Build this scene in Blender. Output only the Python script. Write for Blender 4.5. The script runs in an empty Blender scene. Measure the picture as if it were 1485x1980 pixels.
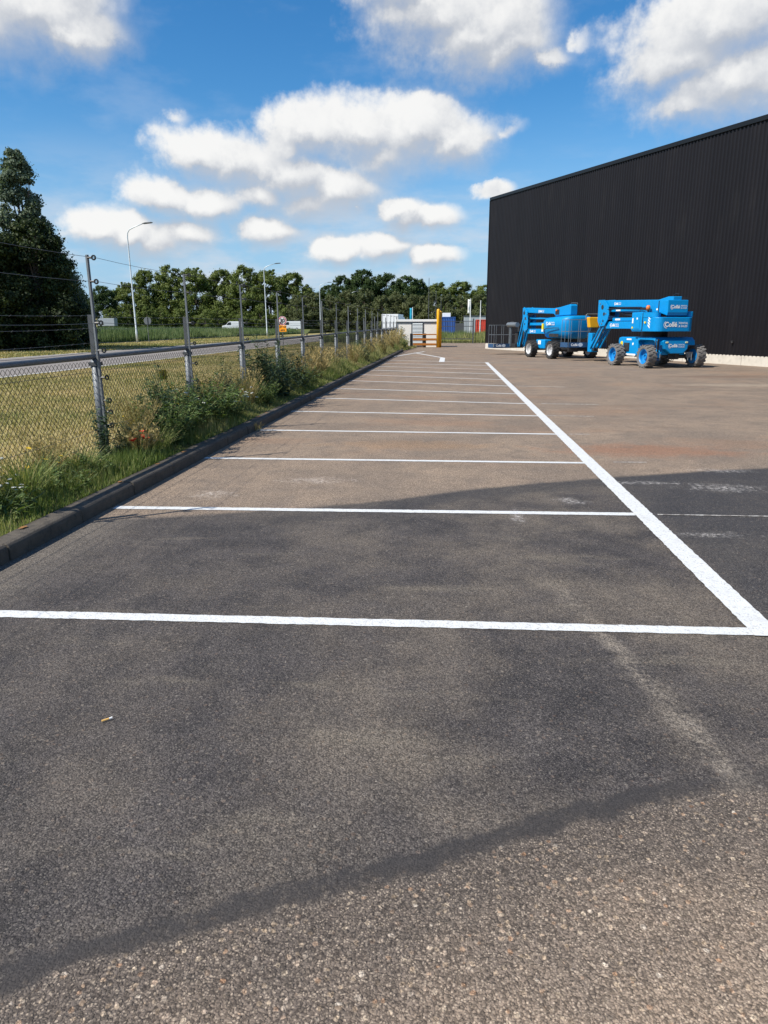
import bpy, bmesh, math, random
import numpy as np
from mathutils import Matrix, Vector
random.seed(7); rng = np.random.default_rng(11)
S = bpy.context.scene
COL = S.collection

# ------------------------------------------------------------------ camera
F_PX, CX, CY = 1373.0, 742.5, 990.0
CAM = Vector((-1.679, 0.0, 1.614))
CR = Vector((0.99598, 0.08951, -0.00215)); CU = Vector((-0.02055, 0.25187, 0.96754)); CF = Vector((-0.08715, 0.96361, -0.25270))
cd = bpy.data.cameras.new('camera'); cam = bpy.data.objects.new('camera', cd); COL.objects.link(cam)
m = Matrix.Identity(4)
for i in range(3):
    m[i][0], m[i][1], m[i][2], m[i][3] = CR[i], CU[i], -CF[i], CAM[i]
cam.matrix_world = m
cd.sensor_fit = 'HORIZONTAL'; cd.sensor_width = 36; cd.lens = 36 * F_PX / 1485
cd.clip_start = 0.05; cd.clip_end = 6000
S.camera = cam
S.render.resolution_x, S.render.resolution_y = 768, 1024
S.view_settings.view_transform = 'Standard'; S.view_settings.look = 'None'
S.view_settings.gamma = 1.0; S.view_settings.use_curve_mapping = False
S.view_settings.exposure = 0.42
def px_dir(x, y):
    return (CF * F_PX + CR * (x - CX) - CU * (y - CY)).normalized()

# ------------------------------------------------------------------ sun
SUN_EL = math.radians(47.5)
SUN_DIR = Vector((-0.82 * math.cos(SUN_EL), -0.572 * math.cos(SUN_EL), math.sin(SUN_EL))).normalized()
sl = bpy.data.lights.new('sun', 'SUN'); sl.energy = 4.8; sl.angle = math.radians(0.53); sl.color = (1, 0.95, 0.87)
so = bpy.data.objects.new('sun', sl); COL.objects.link(so)
so.rotation_euler = SUN_DIR.to_track_quat('Z', 'Y').to_euler()

# ------------------------------------------------------------------ node helper
class NT:
    def __init__(self, tree): self.t = tree; self.n = tree.nodes; self.l = tree.links
    def node(self, typ, **kw):
        nd = self.n.new(typ)
        for k, v in kw.items(): setattr(nd, k, v)
        return nd
    def put(self, sock, v):
        if isinstance(v, bpy.types.NodeSocket): self.l.new(v, sock)
        elif v is not None:
            if hasattr(sock.default_value, '__len__') and not hasattr(v, '__len__'): v = (v,) * len(sock.default_value)
            if hasattr(v, '__len__') and len(sock.default_value) == 4 and len(v) == 3: v = (*v, 1)
            sock.default_value = v
    def math(self, op, a, b=None, c=None, clamp=False):
        nd = self.node('ShaderNodeMath', operation=op, use_clamp=clamp)
        for s, v in zip(nd.inputs, (a, b, c)): self.put(s, v)
        return nd.outputs[0]
    def vmath(self, op, a, b=None):
        nd = self.node('ShaderNodeVectorMath', operation=op)
        self.put(nd.inputs[0], a)
        if b is not None: self.put(nd.inputs[1], b)
        return nd.outputs['Value' if op in ('LENGTH', 'DOT_PRODUCT') else 'Vector']
    def mix(self, fac, a, b, typ='MIX'):
        nd = self.node('ShaderNodeMix', data_type='RGBA', blend_type=typ)
        self.put(nd.inputs[0], fac); self.put(nd.inputs[6], a); self.put(nd.inputs[7], b)
        return nd.outputs[2]
    def fmix(self, fac, a, b):
        nd = self.node('ShaderNodeMix', data_type='FLOAT')
        self.put(nd.inputs[0], fac); self.put(nd.inputs[2], a); self.put(nd.inputs[3], b)
        return nd.outputs[0]
    def noise(self, vec, scale, detail=4, rough=0.55, color=False):
        nd = self.node('ShaderNodeTexNoise'); self.put(nd.inputs['Vector'], vec)
        nd.inputs['Scale'].default_value = scale; nd.inputs['Detail'].default_value = detail; nd.inputs['Roughness'].default_value = rough
        return nd.outputs['Color' if color else 'Fac']
    def voro(self, vec, scale, out='Distance', feature='F1'):
        nd = self.node('ShaderNodeTexVoronoi', feature=feature); self.put(nd.inputs['Vector'], vec)
        nd.inputs['Scale'].default_value = scale
        return nd.outputs[out]
    def step(self, v, lo, hi, a=0.0, b=1.0):
        nd = self.node('ShaderNodeMapRange', interpolation_type='SMOOTHSTEP')
        self.put(nd.inputs[0], v); self.put(nd.inputs[1], lo); self.put(nd.inputs[2], hi); self.put(nd.inputs[3], a); self.put(nd.inputs[4], b)
        return nd.outputs[0]

# ------------------------------------------------------------------ world: blue sky with cumulus
W = bpy.data.worlds.new('World'); S.world = W; W.use_nodes = True
N = NT(W.node_tree); N.n.clear()
sky = N.node('ShaderNodeTexSky', sky_type='NISHITA')
sky.sun_disc = False; sky.sun_elevation = SUN_EL
sky.sun_rotation = math.atan2(SUN_DIR.x, SUN_DIR.y)
sky.altitude = 0; sky.air_density = 1.0; sky.dust_density = 0.35; sky.ozone_density = 2.2
gen = N.node('ShaderNodeTexCoord').outputs['Generated']
sep = N.node('ShaderNodeSeparateXYZ'); N.put(sep.inputs[0], gen)
elev = sep.outputs['Z']
hs = N.node('ShaderNodeHueSaturation'); hs.inputs['Saturation'].default_value = 1.36; hs.inputs['Value'].default_value = 1.28
N.l.new(sky.outputs[0], hs.inputs['Color'])
skycol = N.mix(1.0, hs.outputs[0], (0.84, 1.0, 1.05), 'MULTIPLY')
amp = N.step(elev, 0.0, 0.45, 0.35, 1.0)
AR = 2.0                                              # clouds are about twice as wide as high
az = N.math('ARCTAN2', sep.outputs['X'], sep.outputs['Y'])
el_ = N.math('MULTIPLY', N.math('ARCSINE', elev), AR)
cb = N.node('ShaderNodeCombineXYZ'); N.put(cb.inputs[0], az); N.put(cb.inputs[1], el_)
def centred(c, k):
    nd = N.node('ShaderNodeVectorMath', operation='MULTIPLY_ADD'); N.put(nd.inputs[0], c); nd.inputs[1].default_value = (k, k * 1.5, 0); nd.inputs[2].default_value = (-k / 2, -k * .75, 0)
    return nd.outputs[0]
n9 = N.noise(gen, 10, 2, 0.5, True); n34 = N.noise(gen, 30, 5, 0.62, True)
wsum = N.vmath('ADD', centred(n9, 0.085), centred(n34, 0.052))
sc = N.node('ShaderNodeVectorMath', operation='SCALE'); N.put(sc.inputs[0], wsum); N.put(sc.inputs['Scale'], amp)
P0 = N.vmath('ADD', cb.outputs[0], sc.outputs[0])
P1 = N.vmath('ADD', P0, (-0.008, 0.034, 0))
blobs = []   # (azimuth, elevation * AR, half width, density)
for (x, y, rx, dn) in [
    (60, 10, 165, 1), (140, 60, 95, 1), (-90, 30, 170, 1),
    (835, 15, 150, 1), (905, 65, 160, 1), (965, 95, 125, 1), (1050, 120, 85, .8), (770, -30, 110, 1),
    (1390, 40, 170, 1), (1330, 105, 140, 1), (1430, 150, 180, 1), (1350, 205, 110, .85), (1560, 120, 200, 1),
    (600, 250, 110, 1), (690, 243, 130, 1), (790, 246, 140, 1), (870, 268, 110, 1), (730, 286, 170, .8), (560, 280, 100, .8), (950, 258, 60, .5),
    (400, 300, 98, 1), (465, 318, 110, 1), (560, 338, 125, 1), (650, 358, 122, 1), (590, 385, 130, .85), (350, 268, 62, .45), (430, 262, 40, .4),
    (325, 388, 88, 1), (405, 396, 86, .95), (500, 376, 100, .85), (690, 395, 50, .6),
    (770, 404, 58, 1), (830, 418, 66, 1), (790, 425, 75, .8),
    (185, 438, 70, 1), (250, 452, 80, .95), (370, 448, 88, .9), (300, 468, 110, .8),
    (515, 443, 76, 1),
    (963, 357, 42, 1), (650, 486, 70, 1), (745, 480, 76, 1), (840, 498, 60, 1), 
    (340, 222, 60, .34),  (330, 265, 110, .42), (1120, 75, 90, .4), (980, 250, 70, .42)]:
    d = px_dir(x, y); blobs.append((math.atan2(d.x, d.y), math.asin(d.z) * AR, rx / F_PX * 1.07, dn))
br = random.Random(5)
for k in range(10):                                   # the same kind of sky all the way round
    a = math.radians(-5 + br.uniform(44, 316)); a = (a + math.pi) % (2 * math.pi) - math.pi
    e = math.radians(br.choice([6, 10, 15, 22, 30, 40, 52]) + br.uniform(-2, 3))
    blobs.append((a, e * AR, 0.16 + 0.30 * math.sin(e) + br.uniform(0, .08), 1.0))
def cloud_field(P, bl, f=None):
    for (a, e, r, dn) in bl:
        nd = N.node('ShaderNodeVectorMath', operation='DISTANCE'); N.put(nd.inputs[0], P); nd.inputs[1].default_value = (a, e, 0)
        w = N.math('MULTIPLY_ADD', nd.outputs['Value'], -1.0 / r, dn)
        f = w if f is None else N.math('SMOOTH_MAX', w, f, 0.22)
    return f
main = [q for q in blobs if q[2] > 58 / F_PX and q[3] >= .8]; rest = [q for q in blobs if q not in main]
fm = cloud_field(P0, main); f1 = cloud_field(P1, main); f0 = cloud_field(P0, rest, fm)
nz = N.noise(gen, 15, 5, 0.58); nf = N.noise(gen, 60, 3, 0.6)
dens = N.math('ADD', f0, N.math('MULTIPLY_ADD', nz, 0.5, -0.27))
dens = N.math('ADD', dens, N.math('MULTIPLY_ADD', nf, 0.26, -0.13))
slope = N.math('SUBTRACT', fm, f1)                     # > 0 on the sunlit top side, < 0 on the base
slope = N.fmix(N.step(N.math('SUBTRACT', f0, fm), 0.0, 0.25), slope, 0.2)
edge = N.step(slope, -0.2, 0.2, 0.95, 0.42)            # crisper tops, soft bases
alpha = N.step(dens, -0.10, edge)
lit = N.math('ADD', N.math('MULTIPLY', slope, 2.1), N.math('MULTIPLY_ADD', nz, 1.2, -0.55))
lit = N.math('ADD', lit, N.math('MULTIPLY_ADD', nf, .5, -.25))
lit = N.math('SUBTRACT', lit, N.math('MULTIPLY', f0, 0.35))
lit = N.step(lit, -0.56, 0.68)
ccol = N.mix(lit, (4.9, 5.2, 5.75), (8.9, 8.85, 8.7))
hz = N.step(elev, -0.02, 0.28, 0.85, 0.0)
skyh = N.mix(hz, skycol, (3.1, 5.0, 7.6))
veil = N.noise(N.vmath('MULTIPLY', gen, (1, 1, 2.5)), 7, 5, 0.6)
veila = N.math('MULTIPLY', N.step(veil, 0.5, 0.8), 0.16)
skyv = N.mix(veila, skyh, (7, 7.4, 8))
low = N.noise(N.vmath('MULTIPLY', gen, (1, 1, 3.2)), 6, 5, 0.6)
lowa = N.math('MULTIPLY', N.step(low, 0.40, 0.66), N.step(elev, 0.24, 0.06, 0.0, 0.8))
skyv = N.mix(lowa, skyv, (6.3, 6.8, 7.5))
final = N.mix(N.math('MULTIPLY', alpha, 0.97), skyv, ccol)
bg = N.node('ShaderNodeBackground'); bg.inputs['Strength'].default_value = 0.08
N.l.new(final, bg.inputs['Color'])
wo = N.node('ShaderNodeOutputWorld'); N.l.new(bg.outputs[0], wo.inputs['Surface'])

W.cycles.sampling_method = 'NONE'

# ------------------------------------------------------------------ materials
MATS = {}
def new_mat(name):
    mt = bpy.data.materials.new(name); mt.use_nodes = True
    n = NT(mt.node_tree); b = n.n['Principled BSDF']; MATS[name] = mt
    return mt, n, b
def plain(name, col, rough=0.5, metal=0.0, var=0.15, scale=6.0, bump=0.0, bscale=60, dirt=None, coat=0.0, spec=0.5):
    mt, n, b = new_mat(name)
    pos = n.node('ShaderNodeTexCoord').outputs['Object']
    a = n.noise(pos, scale, 5)
    c = n.mix(a, tuple(x * (1 - var) for x in col), tuple(min(1, x * (1 + var)) for x in col))
    if dirt:
        dm = n.step(n.noise(pos, scale * 2.3, 6, .65), 0.48, 0.78, 0, dirt[1])
        c = n.mix(dm, c, dirt[0])
    n.put(b.inputs['Base Color'], c)
    n.put(b.inputs['Roughness'], n.fmix(n.noise(pos, scale * 3, 3), max(0.02, rough - .1), min(1, rough + .1)))
    b.inputs['Metallic'].default_value = metal; b.inputs['Coat Weight'].default_value = coat
    b.inputs['Specular IOR Level'].default_value = spec
    if bump:
        bp = n.node('ShaderNodeBump'); bp.inputs['Strength'].default_value = bump; bp.inputs['Distance'].default_value = 0.01
        n.put(bp.inputs['Height'], n.noise(pos, bscale, 5)); n.l.new(bp.outputs[0], b.inputs['Normal'])
    return mt
DUST = (0.28, 0.24, 0.19)
plain('blue_paint', (0.0, 0.235, 0.55), .45, var=.1, dirt=((.02, .10, .2), .25), spec=.3)
plain('navy_board', (0.02, 0.07, 0.16), .5, dirt=(DUST, .15))
plain('yellow_cover', (0.75, 0.38, 0.01), .55)
plain('tyre_dusty', (0.15, 0.14, 0.13), .9, var=.3, scale=9, bump=.3)
plain('tyre_dark', (0.03, 0.029, 0.028), .85, var=.3, scale=9, bump=.3)
plain('silver_rim', (0.55, 0.55, 0.55), .4, .3, dirt=(DUST, .3))
plain('blue_rim', (0.001, 0.2, 0.52), .42, dirt=(DUST, .2))
plain('dark_steel', (0.02, 0.02, 0.022), .55, var=.3, dirt=(DUST, .2))
plain('grey_steel', (0.22, 0.24, 0.25), .45, .5, var=.2)
plain('galvanised', (0.145, 0.158, 0.17), .55, .35, var=.28, scale=14, dirt=((.22, .22, .2), .5))
plain('galvanised_dark', (0.075, 0.08, 0.085), .55, .3, var=.3, scale=12)
plain('wire', (0.16, 0.16, 0.16), .5, .5)
plain('mesh_wire', (0.032, 0.032, 0.030), .7, .0, spec=.2)
plain('black_plastic', (0.012, 0.012, 0.012), .45)
plain('white_decal', (0.82, 0.82, 0.80), .5, var=.03)
plain('grey_decal', (0.5, 0.55, 0.6), .5, var=.03)
plain('yellow_decal', (0.8, 0.6, 0.02), .5)
plain('orange_lens', (0.7, 0.16, 0.02), .25)
plain('lamp_lens', (0.75, 0.7, 0.35), .3)
plain('cladding', (0.0105, 0.0094, 0.0108), .45, var=.2, scale=.35, spec=.22)
def clad():
    mt = MATS['cladding']; n = NT(mt.node_tree); b = n.n['Principled BSDF']
    rnd = n.node('ShaderNodeObjectInfo').outputs['Random']
    old = b.inputs['Base Color'].links[0].from_socket
    pos = n.node('ShaderNodeNewGeometry').outputs['Position']
    dust = n.step(n.noise(n.vmath('MULTIPLY', pos, (1, 1, .25)), 1.6, 5, .6), .52, .8, 0, .12)
    c = n.mix(1.0, old, n.step(rnd, 0, 1, .93, 1.08), 'MULTIPLY')
    n.put(b.inputs['Base Color'], n.mix(dust, c, (.06, .055, .05)))
clad()
plain('cladding_trim', (0.006, 0.007, 0.008), .4, spec=.3)
plain('plinth_concrete', (0.55, 0.51, 0.44), .9, var=.15, scale=2, bump=.2, dirt=((.25, .22, .18), .5))
plain('roof_dark', (0.05, 0.05, 0.05), .9)
plain('kerb_concrete', (0.088, 0.074, 0.057), .93, var=.55, scale=7, bump=.8, bscale=90, dirt=((.030, .028, .025), .85))
plain('cabinet_wall', (0.76, 0.73, 0.67), .85, var=.07, dirt=((.4, .37, .3), .3))
plain('white_paint', (0.78, 0.78, 0.76), .5, var=.06)
plain('louver_grey', (0.28, 0.30, 0.32), .5, .2)
plain('yellow_steel', (0.85, 0.42, 0.01), .4, var=.1, dirt=((.3, .16, .03), .35))
plain('rust_orange', (0.36, 0.125, 0.012), .55, var=.2)
plain('blue_container', (0.02, 0.09, 0.33), .6, dirt=((.25, .27, .3), .3))
plain('red_container', (0.62, 0.06, 0.03), .6)
plain('grey_wall', (0.33, 0.36, 0.38), .7)
plain('teal_banner', (0.0, 0.27, 0.42), .7)
plain('white_vehicle', (0.78, 0.79, 0.80), .3, var=.03, coat=.4)
plain('grey_vehicle', (0.36, 0.38, 0.40), .5)
plain('cream_vehicle', (0.62, 0.52, 0.22), .5)
plain('dark_glass', (0.012, 0.015, 0.018), .08)
plain('sign_red', (0.42, 0.02, 0.05), .45)
plain('sign_orange', (0.95, 0.34, 0.0), .5, var=.05)
plain('sign_black', (0.01, 0.01, 0.01), .5)
plain('lamp_pole', (0.62, 0.66, 0.66), .45, .2, var=.08)
plain('lamp_head', (0.09, 0.10, 0.11), .5)
plain('bark', (0.09, 0.07, 0.055), .95, var=.35, scale=5, bump=.5, bscale=20)
plain('plate_olive', (0.5, 0.38, 0.02), .6)
plain('petal_red', (0.75, 0.02, 0.01), .6)
plain('petal_white', (0.55, 0.56, 0.48), .7)
plain('petal_yellow', (0.75, 0.5, 0.02), .7)
plain('plant_stem', (0.12, 0.15, 0.05), .8)
plain('straw_stem', (0.42, 0.29, 0.13), .85)
plain('cig_paper', (0.85, 0.83, 0.78), .8)
plain('cig_filter', (0.72, 0.42, 0.12), .8)
plain('dry_leaf', (0.40, 0.26, 0.12), .85)
plain('lichen', (0.24, 0.115, 0.035), .95, var=.3, scale=30)

def foliage(name, cols, trans=.28, vscale=.25):
    """leaf material: colour from the per-leaf attribute 'tone' and a broad noise"""
    mt, n, b = new_mat(name)
    at = n.node('ShaderNodeAttribute', attribute_name='tone')
    rp = n.node('ShaderNodeValToRGB'); n.l.new(at.outputs['Fac'], rp.inputs[0])
    e = rp.color_ramp.elements
    for i, c in enumerate(cols):
        if i < 2: el = e[i]; el.position = i / (len(cols) - 1)
        else: el = e.new(i / (len(cols) - 1))
        el.color = (*c, 1)
    for i, el in enumerate(sorted(rp.color_ramp.elements, key=lambda q: q.position)): pass
    pos = n.node('ShaderNodeNewGeometry').outputs['Position']
    c = n.mix(n.step(n.noise(pos, vscale, 3), .3, .7, 0, .5), rp.outputs[0], n.mix(1.0, rp.outputs[0], (.62, .74, .7), 'MULTIPLY'))
    n.put(b.inputs['Base Color'], c); b.inputs['Roughness'].default_value = .62; b.inputs['Specular IOR Level'].default_value = .25
    tr = n.node('ShaderNodeBsdfTranslucent'); n.put(tr.inputs[0], n.mix(1.0, c, (1.2, 1.25, .6), 'MULTIPLY'))
    ms = n.node('ShaderNodeMixShader'); ms.inputs[0].default_value = trans
    out = n.n['Material Output']; n.l.new(b.outputs[0], ms.inputs[1]); n.l.new(tr.outputs[0], ms.inputs[2]); n.l.new(ms.outputs[0], out.inputs['Surface'])
    return mt
def ramp3(lo, mid, hi): return [lo, hi, mid] if False else [lo, mid, hi]
foliage('leaf_mid', [(.075, .10, .022), (.14, .175, .042), (.21, .24, .07)])
foliage('leaf_dark', [(.028, .05, .015), (.052, .086, .024), (.09, .125, .038)])
foliage('leaf_black', [(.016, .026, .008), (.032, .05, .014), (.085, .105, .026)], .2)
foliage('leaf_olive', [(.07, .085, .034), (.13, .145, .06), (.19, .20, .095)])
foliage('leaf_grey', [(.07, .10, .06), (.13, .165, .105), (.20, .24, .16)])
foliage('leaf_herb', [(.06, .10, .028), (.13, .185, .055), (.23, .28, .10)])
foliage('leaf_thistle', [(.04, .07, .04), (.08, .12, .068), (.14, .18, .11)])
foliage('reed', [(.09, .14, .05), (.16, .21, .085), (.30, .30, .15)])
foliage('blade_green', [(.10, .15, .03), (.21, .255, .07), (.46, .40, .18)])
foliage('blade_field', [(.17, .20, .06), (.36, .31, .125), (.60, .46, .25)], .2, .5)
foliage('blade_dry', [(.24, .19, .07), (.42, .31, .13), (.55, .42, .20)], .2)

# --- ground covers
def ground_mat(name, c1, c2, c3, s1=.35, s2=9, bump=.5):
    mt, n, b = new_mat(name)
    pos = n.node('ShaderNodeNewGeometry').outputs['Position']
    a = n.step(n.noise(pos, s1, 5, .6), .35, .65); f = n.step(n.noise(pos, s2, 6, .7), .3, .72)
    c = n.mix(f, n.mix(a, c1, c2), c3)
    n.put(b.inputs['Base Color'], c); b.inputs['Roughness'].default_value = .95; b.inputs['Specular IOR Level'].default_value = .1
    bp = n.node('ShaderNodeBump'); bp.inputs['Strength'].default_value = bump; bp.inputs['Distance'].default_value = .05
    n.put(bp.inputs['Height'], n.noise(pos, s2 * 3, 5, .7)); n.l.new(bp.outputs[0], b.inputs['Normal'])
ground_mat('field_soil', (.24, .23, .07), (.44, .34, .15), (.33, .27, .12))
ground_mat('verge_soil', (.05, .06, .022), (.10, .085, .04), (.07, .07, .03), 1.2, 14)
ground_mat('far_grass', (.09, .115, .035), (.14, .15, .05), (.10, .11, .04), .06, 2)

def road_mat():
    mt, n, b = new_mat('road_asphalt')
    pos = n.node('ShaderNodeNewGeometry').outputs['Position']
    c = n.mix(n.noise(pos, .6, 5), (.20, .175, .155), (.27, .24, .21))
    c = n.mix(n.math('MULTIPLY', n.noise(pos, 60, 3), .4), c, (.12, .11, .10))
    n.put(b.inputs['Base Color'], c); b.inputs['Roughness'].default_value = .9
road_mat()

def yard_mat():
    mt, n, b = new_mat('yard_asphalt')
    pos = n.node('ShaderNodeNewGeometry').outputs['Position']
    sp = n.node('ShaderNodeSeparateXYZ'); n.put(sp.inputs[0], pos)
    X, Y = sp.outputs[0], sp.outputs[1]
    flat = n.vmath('MULTIPLY', pos, (1, 1, 0))
    def curve(pts, x0, x1, y1):
        fc = n.node('ShaderNodeFloatCurve'); cm = fc.mapping.curves[0]
        pts = [((x - x0) / (x1 - x0), y / y1) for x, y in pts]
        cm.points[0].location = pts[0]; cm.points[1].location = pts[-1]
        for q in pts[1:-1]: cm.points.new(*q)
        fc.mapping.update()
        mr = n.node('ShaderNodeMapRange'); n.put(mr.inputs[0], X); mr.inputs[1].default_value = x0; mr.inputs[2].default_value = x1
        n.put(fc.inputs['Value'], mr.outputs[0])
        return n.math('MULTIPLY', fc.outputs[0], y1)
    big = n.noise(flat, .7, 5, .6); med = n.noise(flat, 3.2, 4, .62); fine = n.noise(flat, 26, 4, .65); vf = n.noise(flat, 140, 1, .6)
    wob = n.math('MULTIPLY_ADD', n.noise(flat, 2.4, 5, .65), .30, -.15)
    wob2 = n.math('MULTIPLY_ADD', n.noise(flat, 14, 4, .6), .12, -.06)
    wob3 = n.math('ADD', wob, wob2)
    near = curve([(-6, .2), (-2.8, 1.37), (-2.24, 1.64), (-1.6, 1.94), (-1.15, 2.17), (-.47, 2.42), (3, 3.7)], -6, 3, 10)
    far = curve([(-6, 5.4), (-4.72, 5.66), (-3.5, 6.05), (-2.75, 6.34), (-2.23, 6.6), (-1.33, 7.18), (.23, 7.9), (2.07, 8.55), (8, 9.7)], -6, 8, 10)
    dn = n.math('SUBTRACT', n.math('ADD', Y, n.math('MULTIPLY', wob3, .8)), near)
    df = n.math('SUBTRACT', far, n.math('ADD', Y, n.math('MULTIPLY', wob3, .5)))
    newm = n.math('MULTIPLY', n.step(dn, -.12, .04), n.step(df, -.08, .08))
    band = n.math('SUBTRACT', 1.0, n.step(n.math('ABSOLUTE', n.math('ADD', dn, .0)), .03, .075))
    band = n.math('MULTIPLY', band, n.step(n.math('ADD', n.math('MULTIPLY', fine, .6), n.math('MULTIPLY', med, .4)), .36, .50, .25, 1.0))
    band = n.math('MULTIPLY', band, n.step(n.math('ADD', X, n.math('MULTIPLY', wob, .8)), -1.0, -.62, 1.0, .35))
    rim = n.math('MULTIPLY', n.math('SUBTRACT', 1.0, n.step(n.math('ABSOLUTE', n.math('SUBTRACT', df, .18)), .1, .4)), n.step(X, -3.5, -1.0))
    # stones in the wearing course
    vs = n.node('ShaderNodeTexVoronoi'); n.put(vs.inputs['Vector'], n.vmath('ADD', flat, centre_noise(n, flat))); vs.inputs['Scale'].default_value = 150
    vb = n.node('ShaderNodeTexVoronoi'); n.put(vb.inputs['Vector'], n.vmath('ADD', flat, centre_noise(n, flat))); vb.inputs['Scale'].default_value = 46
    sc1 = n.node('ShaderNodeSeparateColor'); n.l.new(vs.outputs['Color'], sc1.inputs[0])
    sc2 = n.node('ShaderNodeSeparateColor'); n.l.new(vb.outputs['Color'], sc2.inputs[0])
    stone_s = n.math('MULTIPLY', n.step(vs.outputs['Distance'], .50, .28), n.step(sc1.outputs[0], .35, .75))
    stone_b = n.math('MULTIPLY', n.step(vb.outputs['Distance'], .46, .30), n.step(sc2.outputs[0], .62, .74))
    # old, sun-bleached asphalt
    old = n.mix(n.step(big, .3, .7), (.160, .134, .110), (.232, .188, .145))
    old = n.mix(n.step(med, .42, .75, 0, .6), old, (.112, .098, .087))
    rust = n.step(n.noise(n.vmath('MULTIPLY', flat, (.5, 1.0, 0)), .55, 5, .6), .50, .72)
    rusty = n.math('MULTIPLY', rust, n.step(Y, 7.5, 10))
    old = n.mix(n.math('MULTIPLY', rusty, .42), old, (.25, .145, .085))
    # broad smear of rust by the dark edge
    brk = n.math('MULTIPLY_ADD', n.noise(flat, 7, 4, .7), 3.2, -1.6)
    def spot(cx, cy, rx, ry, lo=1.0, hi=.2, nz=None):
        mp = n.node('ShaderNodeMapping', vector_type='TEXTURE'); n.put(mp.inputs[0], flat)
        mp.inputs['Location'].default_value = (cx, cy, 0); mp.inputs['Scale'].default_value = (rx, ry, 1)
        return n.step(n.math('ADD', n.vmath('LENGTH', mp.outputs[0]), nz or n.math('MULTIPLY_ADD', med, 1.6, -.8)), lo, hi)
    old = n.mix(n.math('MULTIPLY', spot(1.0, 9.7, 1.7, .75), .62), old, (.22, .105, .06))
    old = n.mix(n.math('MULTIPLY', spot(-2.2, 9.9, 1.6, .6), .35), old, (.25, .15, .07))
    old = n.mix(n.math('MULTIPLY', spot(7.5, 24.5, 3.2, .8), .55), old, (.12, .075, .055))
    old = n.mix(n.math('MULTIPLY', spot(6.5, 21.0, 3.0, .7), .5), old, (.30, .27, .22))
    # the joint's near side stays tarry, then fades to exposed pebbles
    dj = n.math('ADD', dn, n.math('MULTIPLY_ADD', med, .5, -.25))
    old = n.mix(n.math('MULTIPLY', n.step(dj, -.85, -.05), n.step(Y, 4.0, 3.2)), old, (.088, .077, .068))
    # newer dark asphalt, dusty in swaths
    dk = n.mix(n.step(med, .3, .7), (.034, .031, .031), (.066, .059, .056))
    sw = n.step(n.noise(n.vmath('MULTIPLY', n.vmath('ADD', flat, (3.3, 1.1, 0)), (1.0, .8, 0)), 1.1, 5, .65), .38, .70)
    sw = n.math('MULTIPLY', sw, n.step(X, -4.2, -1.2, .45, 1.15))
    dk = n.mix(n.math('MULTIPLY', sw, .92), dk, (.122, .104, .084))
    swr = n.node('ShaderNodeMapping'); n.put(swr.inputs[0], flat); swr.inputs['Rotation'].default_value = (0, 0, math.radians(62)); swr.inputs['Scale'].default_value = (1.2, 5.5, 1)
    streak = n.step(n.noise(swr.outputs[0], .8, 4, .55), .56, .74)
    dk = n.mix(n.math('MULTIPLY', streak, .45), dk, (.17, .148, .115))
    sd = n.math('ABSOLUTE', n.math('ADD', n.math('ADD', X, n.math('MULTIPLY_ADD', Y, .18, .164)), n.math('MULTIPLY', wob3, .35)))
    sm = n.math('MULTIPLY', n.step(sd, .10, .0), n.math('MULTIPLY', n.step(Y, 4.9, 3.6), n.step(n.math('ADD', n.math('MULTIPLY', fine, .5), n.math('MULTIPLY', med, .5)), .38, .62)))
    dk = n.mix(n.math('MULTIPLY', sm, .75), dk, (.24, .21, .17))
    dk = n.mix(n.math('MULTIPLY', n.step(X, -4.1, -4.75), .55), dk, (.19, .17, .14))
    dk = n.mix(n.math('MULTIPLY', rim, .65), dk, (.036, .035, .036))
    dk = n.mix(n.step(X, -.15, .3, 0, .72), dk, (.036, .036, .039))
    c = n.mix(newm, old, dk)
    # stones: pale pebbles in the worn old surface, dull ones in the dark one
    near_old = n.math('MULTIPLY', n.math('SUBTRACT', 1.0, newm), n.step(Y, 4.5, 2.5))
    peb = n.node('ShaderNodeValToRGB'); n.l.new(sc2.outputs[1], peb.inputs[0])
    for i, (ps, cl) in enumerate([(0, (.10, .09, .08)), (.25, (.34, .27, .19)), (.5, (.48, .42, .33)), (.75, (.30, .17, .09)), (1, (.60, .57, .5))]):
        el = peb.color_ramp.elements[i] if i < 2 else peb.color_ramp.elements.new(ps)
        el.position = ps; el.color = (*cl, 1)
    c = n.mix(n.math('MULTIPLY', stone_s, n.fmix(newm, .46, .34)), c, n.mix(newm, (.40, .35, .28), (.21, .195, .165)))
    c = n.mix(n.math('MULTIPLY', stone_b, n.math('MULTIPLY_ADD', near_old, .42, .12)), c, peb.outputs[0])
    c = n.mix(n.math('MULTIPLY', band, .88), c, (.036, .034, .034))
    c = n.mix(n.math('MULTIPLY', n.math('MULTIPLY', n.math('SUBTRACT', 1, n.step(n.math('ABSOLUTE', n.math('ADD', dn, .22)), .03, .2)), n.step(fine, .45, .6)), .35), c, (.06, .057, .054))
    cell = n.step(sc1.outputs[1], 0.0, 1.0, .55, 1.48)
    c = n.mix(n.math('MULTIPLY', n.step(Y, 22, 6, .35, 1.0), n.math('MULTIPLY_ADD', band, -.7, 1.0)), c, n.mix(1.0, c, cell, 'MULTIPLY'))
    # pits between the stones
    pit = n.math('MULTIPLY', n.step(vs.outputs['Distance'], .45, .75), n.step(vf, .42, .62))
    c = n.mix(n.math('MULTIPLY', pit, .55), c, n.mix(1.0, c, (.34, .33, .33), 'MULTIPLY'))
    c = n.mix(n.math('MULTIPLY', n.step(fine, .35, .75), .22), c, n.mix(1.0, c, (1.5, 1.45, 1.38), 'MULTIPLY'))
    gr = n.noise(flat, 170, 2, .75)
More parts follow.
